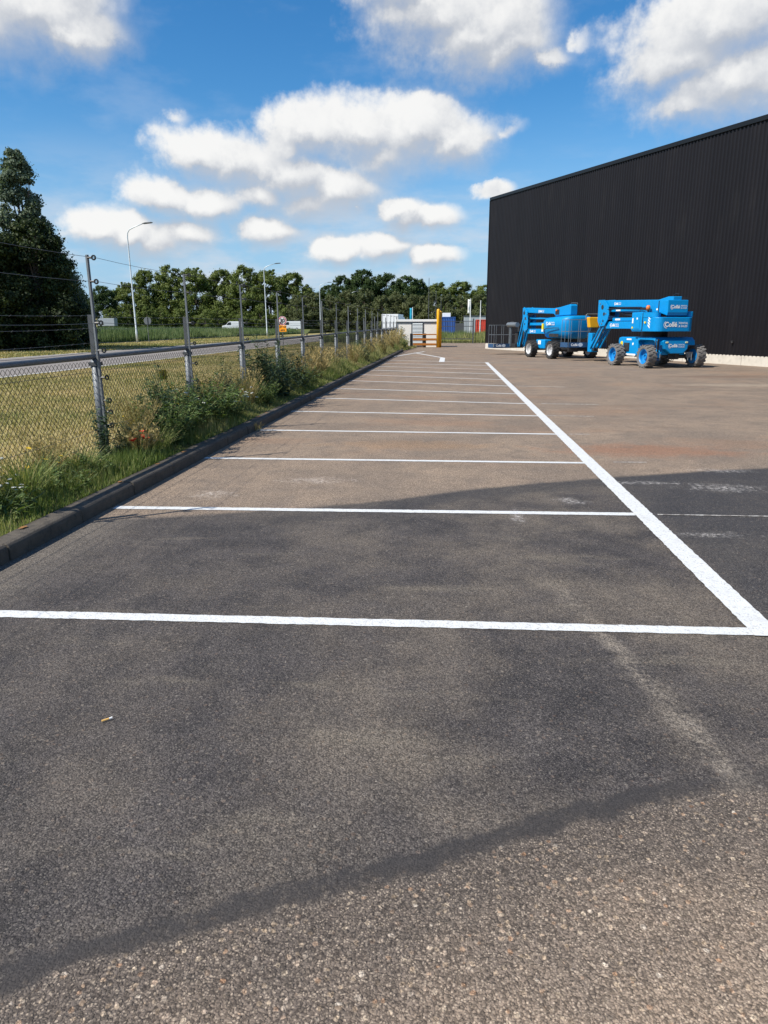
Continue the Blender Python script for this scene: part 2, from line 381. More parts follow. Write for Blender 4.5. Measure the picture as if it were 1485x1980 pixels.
    c = n.mix(n.step(gr, .54, .70, 0, .45), c, n.mix(1.0, c, (2.0, 1.95, 1.85), 'MULTIPLY'))
    c = n.mix(n.step(gr, .46, .32, 0, .55), c, n.mix(1.0, c, (.4, .4, .4), 'MULTIPLY'))
    # chalky paint dust and scrapes
    chalk = n.step(n.math('ADD', n.math('MULTIPLY', fine, .6), n.math('MULTIPLY', vf, .4)), .46, .62)
    ch = None
    for a in [(1.15, 7.42, .50, .26), (-.5, 6.72, .20, .16), (.45, 5.65, .38, .10), (.45, 7.6, .55, .13), (-4.0, 6.72, .25, .22), (-3.1, 7.45, .42, .2), (-1.05, 6.1, .08, .3), (1.5, 8.35, .5, .14)]:
        s_ = spot(*a, 1.0, -.1, brk); ch = s_ if ch is None else n.math('MAXIMUM', ch, s_)
    c = n.mix(n.math('MULTIPLY', n.math('MULTIPLY', ch, chalk), .85), c, (.58, .56, .53))
    scr = n.node('ShaderNodeMapping'); n.put(scr.inputs[0], flat); scr.inputs['Rotation'].default_value = (0, 0, math.radians(-4)); scr.inputs['Scale'].default_value = (.8, 9, 1)
    scrape = n.math('MULTIPLY', n.step(n.noise(scr.outputs[0], 1.3, 5, .6), .68, .76), n.step(Y, 7, 11))
    c = n.mix(n.math('MULTIPLY', scrape, .35), c, (.42, .39, .35))
    tyr = n.node('ShaderNodeMapping'); n.put(tyr.inputs[0], flat); tyr.inputs['Rotation'].default_value = (0, 0, math.radians(14)); tyr.inputs['Scale'].default_value = (.12, 2.6, 1)
    tm = n.math('MULTIPLY', n.step(n.noise(tyr.outputs[0], 1.1, 4, .6), .58, .70), n.math('MULTIPLY', n.step(Y, 9, 13), n.step(X, -1, 1)))
    c = n.mix(n.math('MULTIPLY', tm, .4), c, (.085, .078, .07))
    c = n.mix(1.0, c, n.mix(newm, (1.12, 1.03, .95), (1.0, .965, .94)), 'MULTIPLY')
    n.put(b.inputs['Base Color'], c)
    n.put(b.inputs['Roughness'], n.fmix(newm, .92, .78)); b.inputs['Specular IOR Level'].default_value = .35
    h = n.math('ADD', n.math('MULTIPLY', n.step(vs.outputs['Distance'], .75, .35), n.math('MULTIPLY_ADD', sc1.outputs[2], .6, .2)), n.math('MULTIPLY', stone_b, .4))
    h = n.math('ADD', h, n.math('MULTIPLY', fine, .5))
    h = n.math('MULTIPLY', h, n.math('MULTIPLY_ADD', band, -.6, 1.0))
    bp = n.node('ShaderNodeBump'); bp.inputs['Strength'].default_value = .6; bp.inputs['Distance'].default_value = .006
    n.put(bp.inputs['Height'], h); n.l.new(bp.outputs[0], b.inputs['Normal'])
def centre_noise(n, v):
    nd = n.node('ShaderNodeVectorMath', operation='MULTIPLY_ADD'); n.put(nd.inputs[0], n.noise(v, 40, 2, .5, True)); nd.inputs[1].default_value = (.012,) * 3; nd.inputs[2].default_value = (-.006,) * 3
    return nd.outputs[0]
yard_mat()

def line_mat():
    mt, n, b = new_mat('road_paint')
    pos = n.node('ShaderNodeNewGeometry').outputs['Position']
    vs = n.voro(pos, 80); f = n.noise(pos, 30, 5, .7); g = n.noise(pos, 4, 4)
    c = n.mix(n.noise(pos, 9, 5), (.56, .565, .55), (.68, .685, .67))
    wear = n.math('MULTIPLY', n.step(vs, .46, .68), n.step(f, .45, .62))
    wear = n.math('MAXIMUM', wear, n.math('MULTIPLY', n.step(g, .52, .8), .45))
    c = n.mix(n.math('MULTIPLY', wear, .5), c, (.20, .18, .16))
    n.put(b.inputs['Base Color'], c); b.inputs['Roughness'].default_value = .7
    bp = n.node('ShaderNodeBump'); bp.inputs['Strength'].default_value = .5; bp.inputs['Distance'].default_value = .004
    n.put(bp.inputs['Height'], n.math('ADD', n.math('MULTIPLY', vs, -1), f)); n.l.new(bp.outputs[0], b.inputs['Normal'])
    mt, n, b = new_mat('faded_paint')
    pos = n.node('ShaderNodeNewGeometry').outputs['Position']
    k = n.step(n.noise(pos, 22, 6, .7), .42, .60)
    c = n.mix(k, (.17, .15, .13), (.52, .50, .46))
    n.put(b.inputs['Base Color'], c); b.inputs['Roughness'].default_value = .85
line_mat()

# ------------------------------------------------------------------ mesh helpers
class MB:
    def __init__(s): s.v = []; s.f = []
    def quad(s, *p): i = len(s.v); s.v += [tuple(q) for q in p]; s.f.append(tuple(range(i, i + len(p)))); return s
    def box(s, x0, x1, y0, y1, z0, z1):
        i = len(s.v)
        s.v += [(x, y, z) for z in (z0, z1) for y in (y0, y1) for x in (x0, x1)]
        s.f += [tuple(i + k for k in q) for q in ((0, 2, 3, 1), (4, 5, 7, 6), (0, 1, 5, 4), (2, 6, 7, 3), (0, 4, 6, 2), (1, 3, 7, 5))]
        return s
    def bar(s, a, b, w, h=None):
        """rectangular bar from a to b"""
        a, b = Vector(a), Vector(b); h = h or w; d = (b - a).normalized()
        r = d.cross(Vector((0, 0, 1)))
        r = Vector((1, 0, 0)) if r.length < 1e-4 else r.normalized()
        u = r.cross(d).normalized(); i = len(s.v)
        for p in (a, b):
            for (q, t) in ((-1, -1), (1, -1), (1, 1), (-1, 1)): s.v.append(tuple(p + r * q * w / 2 + u * t * h / 2))
        s.f += [tuple(i + k for k in q) for q in ((0, 1, 2, 3), (7, 6, 5, 4), (0, 4, 5, 1), (1, 5, 6, 2), (2, 6, 7, 3), (3, 7, 4, 0))]
        return s
    def prism(s, poly, axis, a, b):
        """polygon extruded along axis; poly in the two other coordinates (order x,y,z without axis)"""
        def P(q, t): return {'x': (t, q[0], q[1]), 'y': (q[0], t, q[1]), 'z': (q[0], q[1], t)}[axis]
        i = len(s.v); k = len(poly)
        s.v += [P(q, a) for q in poly] + [P(q, b) for q in poly]
        s.f.append(tuple(i + j for j in range(k))); s.f.append(tuple(i + k + j for j in reversed(range(k))))
        for j in range(k): s.f.append((i + j, i + k + j, i + k + (j + 1) % k, i + (j + 1) % k))
        return s
    def tube(s, pts, r, n=8, cap=True):
        pts = [Vector(p) for p in pts]; rings = []
        rr = r if hasattr(r, '__len__') else [r] * len(pts)
        pu = None
        for k, p in enumerate(pts):
            d = (pts[min(k + 1, len(pts) - 1)] - pts[max(k - 1, 0)]).normalized()
            ref = Vector((0, 0, 1)) if abs(d.z) < .9 else Vector((1, 0, 0))
            a = d.cross(ref).normalized() if pu is None else (pu - d * pu.dot(d)).normalized()
            pu = a; b = d.cross(a); i = len(s.v); rings.append(i)
            for j in range(n):
                t = 2 * math.pi * j / n; s.v.append(tuple(p + (a * math.cos(t) + b * math.sin(t)) * rr[k]))
        for a, b in zip(rings, rings[1:]):
            for j in range(n): s.f.append((a + j, a + (j + 1) % n, b + (j + 1) % n, b + j))
        if cap: s.f.append(tuple(rings[0] + j for j in reversed(range(n)))); s.f.append(tuple(rings[-1] + j for j in range(n)))
        return s
    def lathe_y(s, prof, n=28, c=(0, 0, 0)):
        """profile (r, y) revolved about the y axis"""
        i0 = len(s.v); k = len(prof)
        for j in range(n):
            t = 2 * math.pi * j / n
            for r, y in prof: s.v.append((c[0] + r * math.cos(t), c[1] + y, c[2] + r * math.sin(t)))
        for j in range(n):
            for q in range(k - 1):
                a = i0 + j * k + q; b = i0 + ((j + 1) % n) * k + q
                s.f.append((a, a + 1, b + 1, b))
        return s
    def mesh(s, name):
        me = bpy.data.meshes.new(name); me.from_pydata(s.v, [], s.f); me.update()
        bm = bmesh.new(); bm.from_mesh(me); bmesh.ops.recalc_face_normals(bm, faces=bm.faces); bm.to_mesh(me); bm.free()
        return me
    def build(s, name, mat, parent=None, bevel=0, smooth=False, loc=None):
        return link(name, s.mesh(name), mat, parent, bevel, smooth, loc)
def link(name, me, mat, parent=None, bevel=0, smooth=False, loc=None, rot=None):
    if mat and not me.materials: me.materials.append(MATS[mat])
    o = bpy.data.objects.new(name, me); COL.objects.link(o)
    if parent: o.parent = parent
    if loc is not None: o.location = loc
    if rot is not None: o.rotation_euler = rot
    if bevel:
        b = o.modifiers.new('bevel', 'BEVEL'); b.width = bevel; b.segments = 2; b.limit_method = 'ANGLE'; b.angle_limit = math.radians(35)
    if smooth:
        for p in me.polygons: p.use_smooth = True
    return o
def tag(o, label=None, cat=None, group=None, kind=None):
    if label: o['label'] = label
    if cat: o['category'] = cat
    if group: o['group'] = group
    if kind: o['kind'] = kind
    return o
def empty(name, loc=(0, 0, 0), rz=0):
    o = bpy.data.objects.new(name, None); COL.objects.link(o); o.location = loc; o.rotation_euler = (0, 0, rz); o.empty_display_size = .2
    return o
def fast_mesh(name, verts, nper, mat, tone=None):
    """verts (N, nper, 3) -> one mesh of N separate n-gons with a per-vertex tone"""
    nF = len(verts); me = bpy.data.meshes.new(name)
    me.vertices.add(nF * nper); me.vertices.foreach_set('co', np.ascontiguousarray(verts, np.float32).ravel())
    me.loops.add(nF * nper); me.loops.foreach_set('vertex_index', np.arange(nF * nper, dtype=np.int32))
    me.polygons.add(nF); me.polygons.foreach_set('loop_start', np.arange(0, nF * nper, nper, dtype=np.int32)); me.polygons.foreach_set('loop_total', np.full(nF, nper, np.int32))
    if tone is not None:
        at = me.attributes.new('tone', 'FLOAT', 'POINT'); at.data.foreach_set('value', np.repeat(tone, nper).astype(np.float32))
    me.update(calc_edges=True); me.materials.append(MATS[mat])
    return me
def copy_tree(o, parent=None):
    c = o.copy(); COL.objects.link(c); c.parent = parent
    for ch in o.children: copy_tree(ch, c)
    return c
def text_mesh(body, size, bold=0.0, align='LEFT', extrude=.002):
    cu = bpy.data.curves.new('lettering', 'FONT'); cu.body = body; cu.size = size; cu.offset = bold; cu.align_x = align; cu.align_y = 'CENTER'; cu.extrude = extrude; cu.resolution_u = 3
    o = bpy.data.objects.new('tmp', cu); COL.objects.link(o); bpy.context.view_layer.update()
    me = bpy.data.meshes.new_from_object(o.evaluated_get(bpy.context.evaluated_depsgraph_get()))
    bpy.data.objects.remove(o); me.materials.clear()
    return me
def frame(o, origin, xaxis, yaxis):
    """local placement with text x / y axes given in the parent's space"""
    x = Vector(xaxis).normalized(); y = Vector(yaxis).normalized(); z = x.cross(y)
    mm = Matrix((x, y, z)).transposed().to_4x4(); mm.translation = Vector(origin); o.matrix_local = mm
    return o
def vnoise(x, y, s, seed=0):
    """cheap smooth value noise for scattering"""
    r = np.random.default_rng(seed); g = r.random((64, 64)); x = np.asarray(x) * s; y = np.asarray(y) * s
    xi = np.floor(x).astype(int); yi = np.floor(y).astype(int); fx = x - xi; fy = y - yi
    fx = fx * fx * (3 - 2 * fx); fy = fy * fy * (3 - 2 * fy); G = lambda a, b: g[a % 64, b % 64]
    return (G(xi, yi) * (1 - fx) + G(xi + 1, yi) * fx) * (1 - fy) + (G(xi, yi + 1) * (1 - fx) + G(xi + 1, yi + 1) * fx) * fy

# ------------------------------------------------------------------ ground, yard, road
tag(MB().quad((-2500, -300, -.06), (2500, -300, -.06), (2500, 4500, -.06), (-2500, 4500, -.06)).build('ground', 'far_grass'), kind='structure')
tag(MB().quad((-4.80, -12, 0), (70, -12, 0), (70, 74, 0), (-6.0, 74, 0), (-6.0, 57.5, 0), (-4.80, 48, 0)).build('yard_pavement', 'yard_asphalt'), kind='structure')
tag(MB().quad((-25.6, -40, 0), (-16.4, -40, 0), (-16.4, 600, 0), (-25.6, 600, 0)).build('road', 'road_asphalt'), kind='structure')
mk = empty('road_markings'); tag(mk, kind='structure')
for x0, x1 in ((-16.62, -16.47), (-25.5, -25.35)):
    MB().quad((x0, -40, .004), (x1, -40, .004), (x1, 600, .004), (x0, 600, .004)).build('edge_line', 'road_paint', mk)
tag(MB().quad((-16.4, -40, -.02), (-5.9, -40, -.02), (-5.9, 300, -.02), (-16.4, 300, -.02)).build('mown_field', 'field_soil'), kind='structure')
tag(MB().quad((-36, -40, -.02), (-25.6, -40, -.02), (-25.6, 500, -.02), (-36, 500, -.02)).build('far_verge', 'field_soil'), kind='structure')
# raised verge between fence and kerb, slightly lumpy
vb = MB(); xs = [-6.4, -6.0, -5.6, -5.2, -4.938]; zs = [-.03, .04, .09, .11, .118]; ys = np.arange(-2, 58.1, .5)
for i, y in enumerate(ys):
    for x, z in zip(xs, zs):
        xx = x if y < 48 else x + (y - 48) * .0
        vb.v.append((xx, y, z + (random.uniform(-.02, .02) if x < -5.1 else 0)))
for i in range(len(ys) - 1):
    for j in range(4): a = i * 5 + j; vb.f.append((a, a + 1, a + 6, a + 5))
tag(vb.build('verge', 'verge_soil', smooth=True), kind='structure')
tag(MB().quad((-6.2, 48, .02), (-4.95, 48, .02), (-4.2, 57.6, .02), (-6.2, 57.6, .02)).build('verge_corner', 'verge_soil'), kind='structure')

# kerb of single stones
kerb = empty('kerb', (-4.852, 0, 0)); tag(kerb, kind='structure')
kp = [(-.088, -.05), (.088, -.05), (.086, .085), (.080, .108), (.064, .124), (.036, .131), (-.088, .132)]
kms = []
for v in range(3):
    kb = MB().prism(kp, 'y', .005, 1.025)
    me = kb.mesh('kerb_stone'); kms.append(me)
y = -1.62
k = 0
while y < 48:
    o = link('kerb_stone', kms[k % 3], 'kerb_concrete', kerb, loc=(random.uniform(-.006, .006), y, random.uniform(-.007, .005)), rot=(random.uniform(-.002, .002), 0, random.uniform(-.003, .003)))
    if k < 26:
        b = o.modifiers.new('bevel', 'BEVEL'); b.width = .004; b.segments = 1; b.limit_method = 'ANGLE'
    y += 1.03; k += 1
for (yy, r) in [(4.95, .030), (7.55, .026), (8.35, .034), (6.6, .022), (11.9, .04), (12.4, .03)]:
    pts = [(-.045 + r * (math.cos(t) * random.uniform(.4, 1)), yy + r * 2.2 * math.sin(t) * random.uniform(.4, 1), .1385) for t in np.linspace(0, 2 * math.pi, 18)[:-1]]
    MB().quad(*pts).build('lichen_patch', 'lichen', kerb)

# ------------------------------------------------------------------ painted bay lines
LR = [((-4.74, 3.62), (0, 3.74)), ((-4.73, 6.11), (.0, 6.25)), ((-4.75, 8.67), (0, 8.70)), ((-4.75, 11.2), (0, 11.09)), ((-4.76, 13.83), (-.02, 13.4)), ((-4.78, 16.53), (-.03, 15.57)),
      ((-4.8, 19.2), (-.04, 17.9)), ((-4.8, 22.07), (-.05, 20.27)), ((-4.82, 24.87), (-.04, 22.7)), ((-4.82, 27.61), (-.04, 25.48)), ((-4.82, 30.21), (-.03, 28.13)), ((-4.82, 32.77), (-.02, 30.97)), ((-4.82, 35.8), (0, 33.6))]
bays = empty('parking_markings'); tag(bays, kind='structure')
def stripe(name, a, b, w, mat, z=.004, n=None):
    a, b = Vector((*a, 0)), Vector((*b, 0)); d = (b - a); L = d.length; d.normalize(); q = Vector((-d.y, d.x, 0))
    n = n or max(2, int(L / (.035 if a.y < 9 else .12))); mb = MB()
    for i in range(n + 1):
        p = a + d * L * i / n; e1 = w / 2 + random.uniform(-.0045, .0035); e2 = w / 2 + random.uniform(-.0045, .0035)
        mb.v += [(*(p + q * e1).to_2d(), z), (*(p - q * e2).to_2d(), z)]
    for i in range(n): mb.f.append((2 * i, 2 * i + 1, 2 * i + 3, 2 * i + 2))
    return mb.build(name, mat, bays)
for i, (a, b) in enumerate(LR): stripe('bay_line', a, (b[0] + .012, b[1]), .10 if i < 9 else .12, 'road_paint', z=.004)
stripe('edge_line', (.06, 3.68), (.03, 33.66), .158, 'road_paint', z=.008, n=800)
stripe('hatch_line', (-2.0, 38.6), (-3.87, 45.95), .16, 'road_paint', z=.0045)
stripe('hatch_line', (-4.75, 39.9), (-3.33, 48.25), .16, 'road_paint', z=.008)
stripe('hatch_line', (-2.03, 34.0), (-2.03, 38.5), .26, 'road_paint', z=.0085)
stripe('faded_line', (-4.34, 39.84), (-1.46, 38.18), .14, 'faded_paint')
stripe('faded_line', (.18, 6.25), (1.9, 6.28), .028, 'faded_paint', z=.005)
for a, b, w in [((.35, 8.78), (.75, 8.8), .03), ((.3, 15.6), (1.5, 15.5), .08), ((-.2, 11.1), (.5, 11.12), .05), ((.0, 13.5), (1.0, 13.4), .05), ((.2, 20.3), (1.5, 20.0), .1), ((.1, 33.6), (3.2, 33.0), .1), ((-.9, 62), (2.6, 62), .3)]:
    stripe('faded_line', a, b, w, 'faded_paint', z=.0035)

# ------------------------------------------------------------------ black warehouse
A = Vector((1.04, 55.04, 0)); B = Vector((11.15, 30.5, 0))
wd = (B - A).normalized(); ang = math.atan2(wd.y, wd.x)
# building frame: +x along the wall toward the camera, +y into the building
wh = empty('warehouse', A, ang)
tag(wh, 'huge black corrugated metal warehouse on a pale concrete plinth', 'warehouse')
WL = 46.2; PW = 1.05
def top(x): return 10.44 - 0.035 * x
pm = MB(); rib = [(0, 0), (.03, -.045), (.085, -.045), (.115, 0), (.21, 0)]
prof = []
for r in range(5):
    for (x, yv) in rib[:4]: prof.append((r * .21 + x, yv))
prof.append((1.05, 0))
for (x, yv) in prof: pm.v += [(x, yv, 0), (x, yv, 1)]
for i in range(len(prof) - 1): pm.f.append((2 * i, 2 * i + 2, 2 * i + 3, 2 * i + 1))
pme = pm.mesh('cladding_panel')
for i in range(44):
    x = i * PW; o = link('cladding_panel', pme, 'cladding', wh, loc=(x, random.uniform(-.003, .003), .40)); o.scale = (1, 1, top(x + .5) - .40 - .05)
mb = MB().box(0, WL, .03, 30, .3, 1.0)
core = MB(); i0 = 0
core.v += [(0, .05, .3), (WL, .05, .3), (WL, 30, .3), (0, 30, .3), (0, .05, top(0) - .1), (WL, .05, top(WL) - .1), (WL, 30, top(WL) - .1), (0, 30, top(0) - .1)]
core.f += [(0, 1, 5, 4), (1, 2, 6, 5), (2, 3, 7, 6), (3, 0, 4, 7), (4, 5, 6, 7)]
core.build('wall_core', 'cladding', wh)
for (xa, xb) in [(i * 6.6, (i + 1) * 6.6) for i in range(7)]:
    t = MB(); t.v += [(xa + .004, -.09, top(xa) - .16), (xb - .004, -.09, top(xb) - .16), (xb - .004, .3, top(xb) - .16), (xa + .004, .3, top(xa) - .16), (xa + .004, -.09, top(xa) + .03), (xb - .004, -.09, top(xb) + .03), (xb - .004, .3, top(xb) + .03), (xa + .004, .3, top(xa) + .03)]
    t.f += [(0, 3, 2, 1), (4, 5, 6, 7), (0, 1, 5, 4), (1, 2, 6, 5), (2, 3, 7, 6), (3, 0, 4, 7)]
    t.build('roof_trim', 'cladding_trim', wh, bevel=.01)
MB().box(-.06, .0, -.07, .14, .41, top(0) - .165).build('corner_trim', 'cladding_trim', wh)
for i in range(13):
    MB().box(i * 3.6 + .008 - .1, (i + 1) * 3.6 - .008 - .1, -.02, .25, -.05, .40).build('plinth_panel', 'plinth_concrete', wh, bevel=.012)
for x in (14.0, 15.3, 24.5): MB().box(x, x + .1, -.12, -.05, .9, 1.0).build('wall_socket', 'dark_steel', wh, bevel=.01)

# ------------------------------------------------------------------ boom lifts
def tyre_mesh(R=.45, w=.34):
    t = MB()
    t.lathe_y([(R * .62, -w / 2 + .03), (R * .70, -w / 2), (R * .88, -w / 2 - .01), (R * .94, -w / 2 + .03), (R * .95, 0), (R * .94, w / 2 - .03), (R * .88, w / 2 + .01), (R * .70, w / 2), (R * .62, w / 2 - .03)], 32)
    for k in range(17):
        for s_ in (-1, 1):
            a = 2 * math.pi * (k + (0.25 if s_ > 0 else -.25)) / 17
            for (y0, y1, da) in ((.0, w * .26, .0), (w * .26, w / 2 + .012, .10)):
                i = len(t.v)
                for rr in (R * .90, R * 1.0):
                    for (yy, aa) in ((y0, -.065 + da * .3), (y0, .065 + da * .3), (y1, .075 + da), (y1, -.075 + da)):
                        t.v.append((rr * math.cos(a + aa), s_ * yy, rr * math.sin(a + aa)))
                t.f += [tuple(i + q for q in f) for f in ((0, 1, 2, 3), (4, 7, 6, 5), (0, 4, 5, 1), (1, 5, 6, 2), (2, 6, 7, 3), (3, 7, 4, 0))]
    return t.mesh('tyre')
TYRE = tyre_mesh()
def rim_mesh():
    r = MB()
    r.lathe_y([(.0, .03), (.07, .03), (.075, .07), (.10, .07), (.11, .02), (.17, -.0), (.235, .03), (.25, .13), (.285, .16), (.285, -.16), (.0, -.16)], 28)
    for k in range(8):
        a = 2 * math.pi * k / 8; r.tube([(.135 * math.cos(a), .0, .135 * math.sin(a)), (.135 * math.cos(a), .035, .135 * math.sin(a))], .014, 6)
    return r.mesh('wheel')
RIM = {'silver_rim': rim_mesh(), 'blue_rim': rim_mesh()}
TY = {'tyre_dusty': TYRE, 'tyre_dark': TYRE.copy()}
LOGO = {'l1': text_mesh('Collé', 1.0, .035), 'l2': text_mesh('RENTAL', .44, .004), 'l3': text_mesh('& SALES', .44, .004)}
LOGO2 = {k: v.copy() for k, v in LOGO.items()}
gear = MB(); gp_ = []
for k in range(37):
    a = math.radians(110 + k * 4.6); r_ = .585 if (k // 2) % 2 else .50
    gp_.append((.36 + r_ * math.cos(a), r_ * math.sin(a)))
gp_ += [(.36 + .455 * math.cos(math.radians(110 + k * 13.8)), .455 * math.sin(math.radians(110 + k * 13.8))) for k in reversed(range(13))]
gear.prism(gp_, 'z', -.002, .002)
DIVIDER = MB().box(2.34, 2.375, -.48, .48, -.002, .002).mesh('divider_bar')
GEAR = gear.mesh('emblem_teeth')
def logo(parent, origin, xa, ya, s_, sub=True):
    """white lettering with a toothed first letter, bar and two small lines"""
    L = link('lettering', LOGO['l1'], 'white_decal', parent); frame(L, origin, xa, ya); L.scale = (s_,) * 3
    g = link('emblem', GEAR, 'white_decal', parent); frame(g, origin, xa, ya); g.scale = (s_,) * 3
    g = link('divider_bar', DIVIDER, 'grey_decal', parent); frame(g, origin, xa, ya); g.scale = (s_,) * 3
    x, yv = Vector(xa).normalized(), Vector(ya).normalized()
    for nm, dy in (('l2', .22), ('l3', -.24)):
        q = link('lettering', LOGO2[nm], 'grey_decal' if s_ > .24 else 'white_decal', parent); frame(q, Vector(origin) + x * s_ * 2.5 + yv * s_ * dy, xa, ya); q.scale = (s_,) * 3

def basket(root, x0, x1, y0, y1, zf, zt, mat, hoop=None):
    b = empty('platform'); b.parent = root
    MB().box(x0, x1, y0, y1, zf - .05, zf).build('floor', 'dark_steel', b)
    zm = (zf + zt) / 2 + .08; r = MB()
    for z in (zt, zm):
        r.tube([(x0, y0, z), (x1, y0, z), (x1, y1, z), (x0, y1, z), (x0, y0, z)], .015, 6)
    r.build('guard_rail', mat, b)
    ps = [(x, yv) for x in (x0, x1) for yv in np.linspace(y0, y1, 5)] + [((x0 + x1) / 2, y0), ((x0 + x1) / 2, y1)]
    for (x, yv) in ps: MB().tube([(x, yv, zf), (x, yv, zt)], .012, 6).build('upright', mat, b)
    bd = MB().box(x0 - .035, x0 - .02, y0, y1, zf - .03, zf + .20).build('kick_board', 'navy_board', b)
    MB().box(x0, x1, y1 + .02, y1 + .035, zf - .03, zf + .20).build('kick_board', 'navy_board', b)
    L = link('lettering', LOGO['l1'], 'white_decal', bd); frame(L, (x0 - .042, y1 - .12, zf + .085), (0, -1, 0), (0, 0, 1)); L.scale = (.16,) * 3
    L = link('lettering', LOGO['l1'], 'white_decal', bd); frame(L, (x0 - .042, y1 - 1.02, zf + .085), (0, -1, 0), (0, 0, 1)); L.scale = (.16,) * 3
    MB().prism([(y1 - .62 + .12 * math.cos(t), zf + .09 + .09 * math.sin(t)) for t in np.linspace(0, 6.28, 13)[:-1]], 'x', x0 - .042, x0 - .037).build('emblem', 'grey_decal', bd)
    return b
def wheels(root, wb, tr, tyre, rim):
    for sx in (-1, 1):
        for sy in (1, -1):
            w = link('wheel', RIM[rim], rim, root, smooth=False, loc=(sx * wb / 2, sy * tr / 2, .45), rot=(0, random.uniform(0, 1), 0 if sy > 0 else math.pi))
            link('tyre', TY[tyre], tyre, w)
def plan_round(x0, x1, y0, y1, r, n=6, rf=.08):
    pts = []
    for (cx, cy, a0, rr) in ((x1 - rf, y1 - rf, 0, rf), (x0 + r, y1 - r, 90, r), (x0 + r, y0 + r, 180, r), (x1 - rf, y0 + rf, 270, rf)):
        for k in range(n + 1):
            a = math.radians(a0 + 90 * k / n); pts.append((cx + rr * math.cos(a), cy + rr * math.sin(a)))
    return pts
def boom_common(root, yc, U, arms, knuckle, jib, mat='blue_paint'):
    MB().prism(U, 'y', yc - .19, yc + .19).build('upper_boom', mat, root, bevel=.025)
    for (x0, x1, za0, za1, zb0, zb1, hw) in arms:
        MB().prism([(x0, za0), (x1, zb0), (x1, zb1), (x0, za1)], 'y', yc - hw, yc + hw).build('boom_arm', mat, root, bevel=.015)
    kn = empty('knuckle'); kn.parent = root
    for s_ in (-1, 1):
        MB().prism(knuckle, 'y', yc + s_ * .25 - .02, yc + s_ * .25 + .02).build('side_plate', mat, kn, bevel=.006)
    xs_ = sum(p[0] for p in knuckle) / len(knuckle); zt = max(p[1] for p in knuckle); zb = min(p[1] for p in knuckle)
    for (dx, dz, r) in ((.12, -.32, .10), (-.05, -.62, .075), (.0, -.92, .05)):
        if zt + dz > zb + .1: MB().tube([(xs_ + dx, yc - .28, zt + dz), (xs_ + dx, yc + .285, zt + dz)], r, 14).build('pivot_pin', 'dark_steel', kn)
    for (a, b) in jib:
        for s_ in (-1, 1):
            MB().bar((a[0], yc + s_ * .17, a[1]), (b[0], yc + s_ * .17, b[1]), .07, .10).build('jib_arm', mat, root, bevel=.01)

# ---- right-hand lift: blue rims, dusty tyres, counterweight with the big lettering
L2 = empty('boom_lift', (6.747, 30.861, 0), math.radians(108))
tag(L2, 'blue articulated boom lift with blue rims and lettered counterweight, nearest the camera', 'boom lift', 'boom lifts parked by the warehouse')
wheels(L2, 2.3, 2.2, 'tyre_dusty', 'blue_rim')
ch = MB().prism([(1.5, 1.0), (1.46, 1.14), (1.3, 1.17), (.1, 1.17), (.0, .95), (-.02, .5), (.1, .44), (1.25, .44), (1.42, .7)], 'y', -.8, .8).build('chassis', 'blue_paint', L2, bevel=.03)
MB().box(.12, 1.22, .80, .815, .43, .50).build('sill_strip', 'white_decal', ch)
MB().box(.62, 1.02, .80, .83, .60, .94).build('vent_grille', 'dark_steel', ch)
for z in np.linspace(.64, .90, 6): MB().box(.64, 1.0, .83, .84, z - .008, z + .008).build('vent_slat', 'galvanised_dark', ch)
MB().prism([(1.22 + .09 * math.cos(t), .90 + .1 * math.sin(t)) for t in np.linspace(0, 6.28, 15)[:-1]], 'y', .80, .812).build('sticker', 'yellow_decal', ch)
MB().box(.5, .85, .80, .81, 1.05, 1.11).build('sticker', 'white_decal', ch)
MB().prism([(.36 + .05 * math.cos(t), .90 + .05 * math.sin(t)) for t in np.linspace(0, 6.28, 13)[:-1]], 'y', .80, .812).build('sticker', 'white_decal', ch)
fb = MB().prism([(.0, 1.18), (-.9, 1.19), (-1.2, 1.17), (-1.36, 1.05), (-1.40, .88), (-1.28, .88), (-1.22, 1.02), (-1.1, 1.07), (-.2, 1.08), (.0, 1.0)], 'y', -.84, .84).build('rear_fender', 'blue_paint', L2, bevel=.015)
MB().box(-1.25, .05, -.52, .52, .5, 1.08).build('chassis_core', 'blue_paint', L2, bevel=.03)
for x in (-1.15, 1.15): MB().tube([(x, -.95, .45), (x, .95, .45)], .09, 10).build('axle', 'dark_steel', L2)
MB().box(-1.3, -1.0, -.25, .25, .33, .6).build('differential', 'dark_steel', L2, bevel=.03)
MB().box(-1.0, 1.0, -.3, .3, .35, .5).build('belly_plate', 'dark_steel', L2)
rb = MB().prism([(.68, 1.04), (.62, 1.08), (-.40, 1.08), (-.46, 1.03), (-.44, .74), (-.26, .56), (.30, .56), (.56, .74)], 'x', -1.52, -1.30).build('rear_box', 'blue_paint', L2, bevel=.03)
logo(rb, (-1.526, .40, .86), (0, -1, 0), (0, 0, 1), .17)
for yv in (.5, -.36): MB().box(-1.535, -1.52, yv - .06, yv + .06, .96, 1.02).build('reflector', 'lamp_lens', rb, bevel=.01)
for (yv, dx) in ((.82, 0), (.76, .04), (.9, .02)): MB().tube([(-1.40 + dx, yv, 1.12), (-1.44 + dx, yv + .02, .9), (-1.42 + dx, yv, .66), (-1.3, yv - .1, .52)], .022, 6).build('hose', 'black_plastic', L2)
for yv in (.1, .02): MB().tube([(-1.35, yv, .58), (-1.42, yv + .02, .4), (-1.35, yv + .05, .26), (-1.2, yv + .1, .3)], .014, 6).build('hose', 'black_plastic', L2)
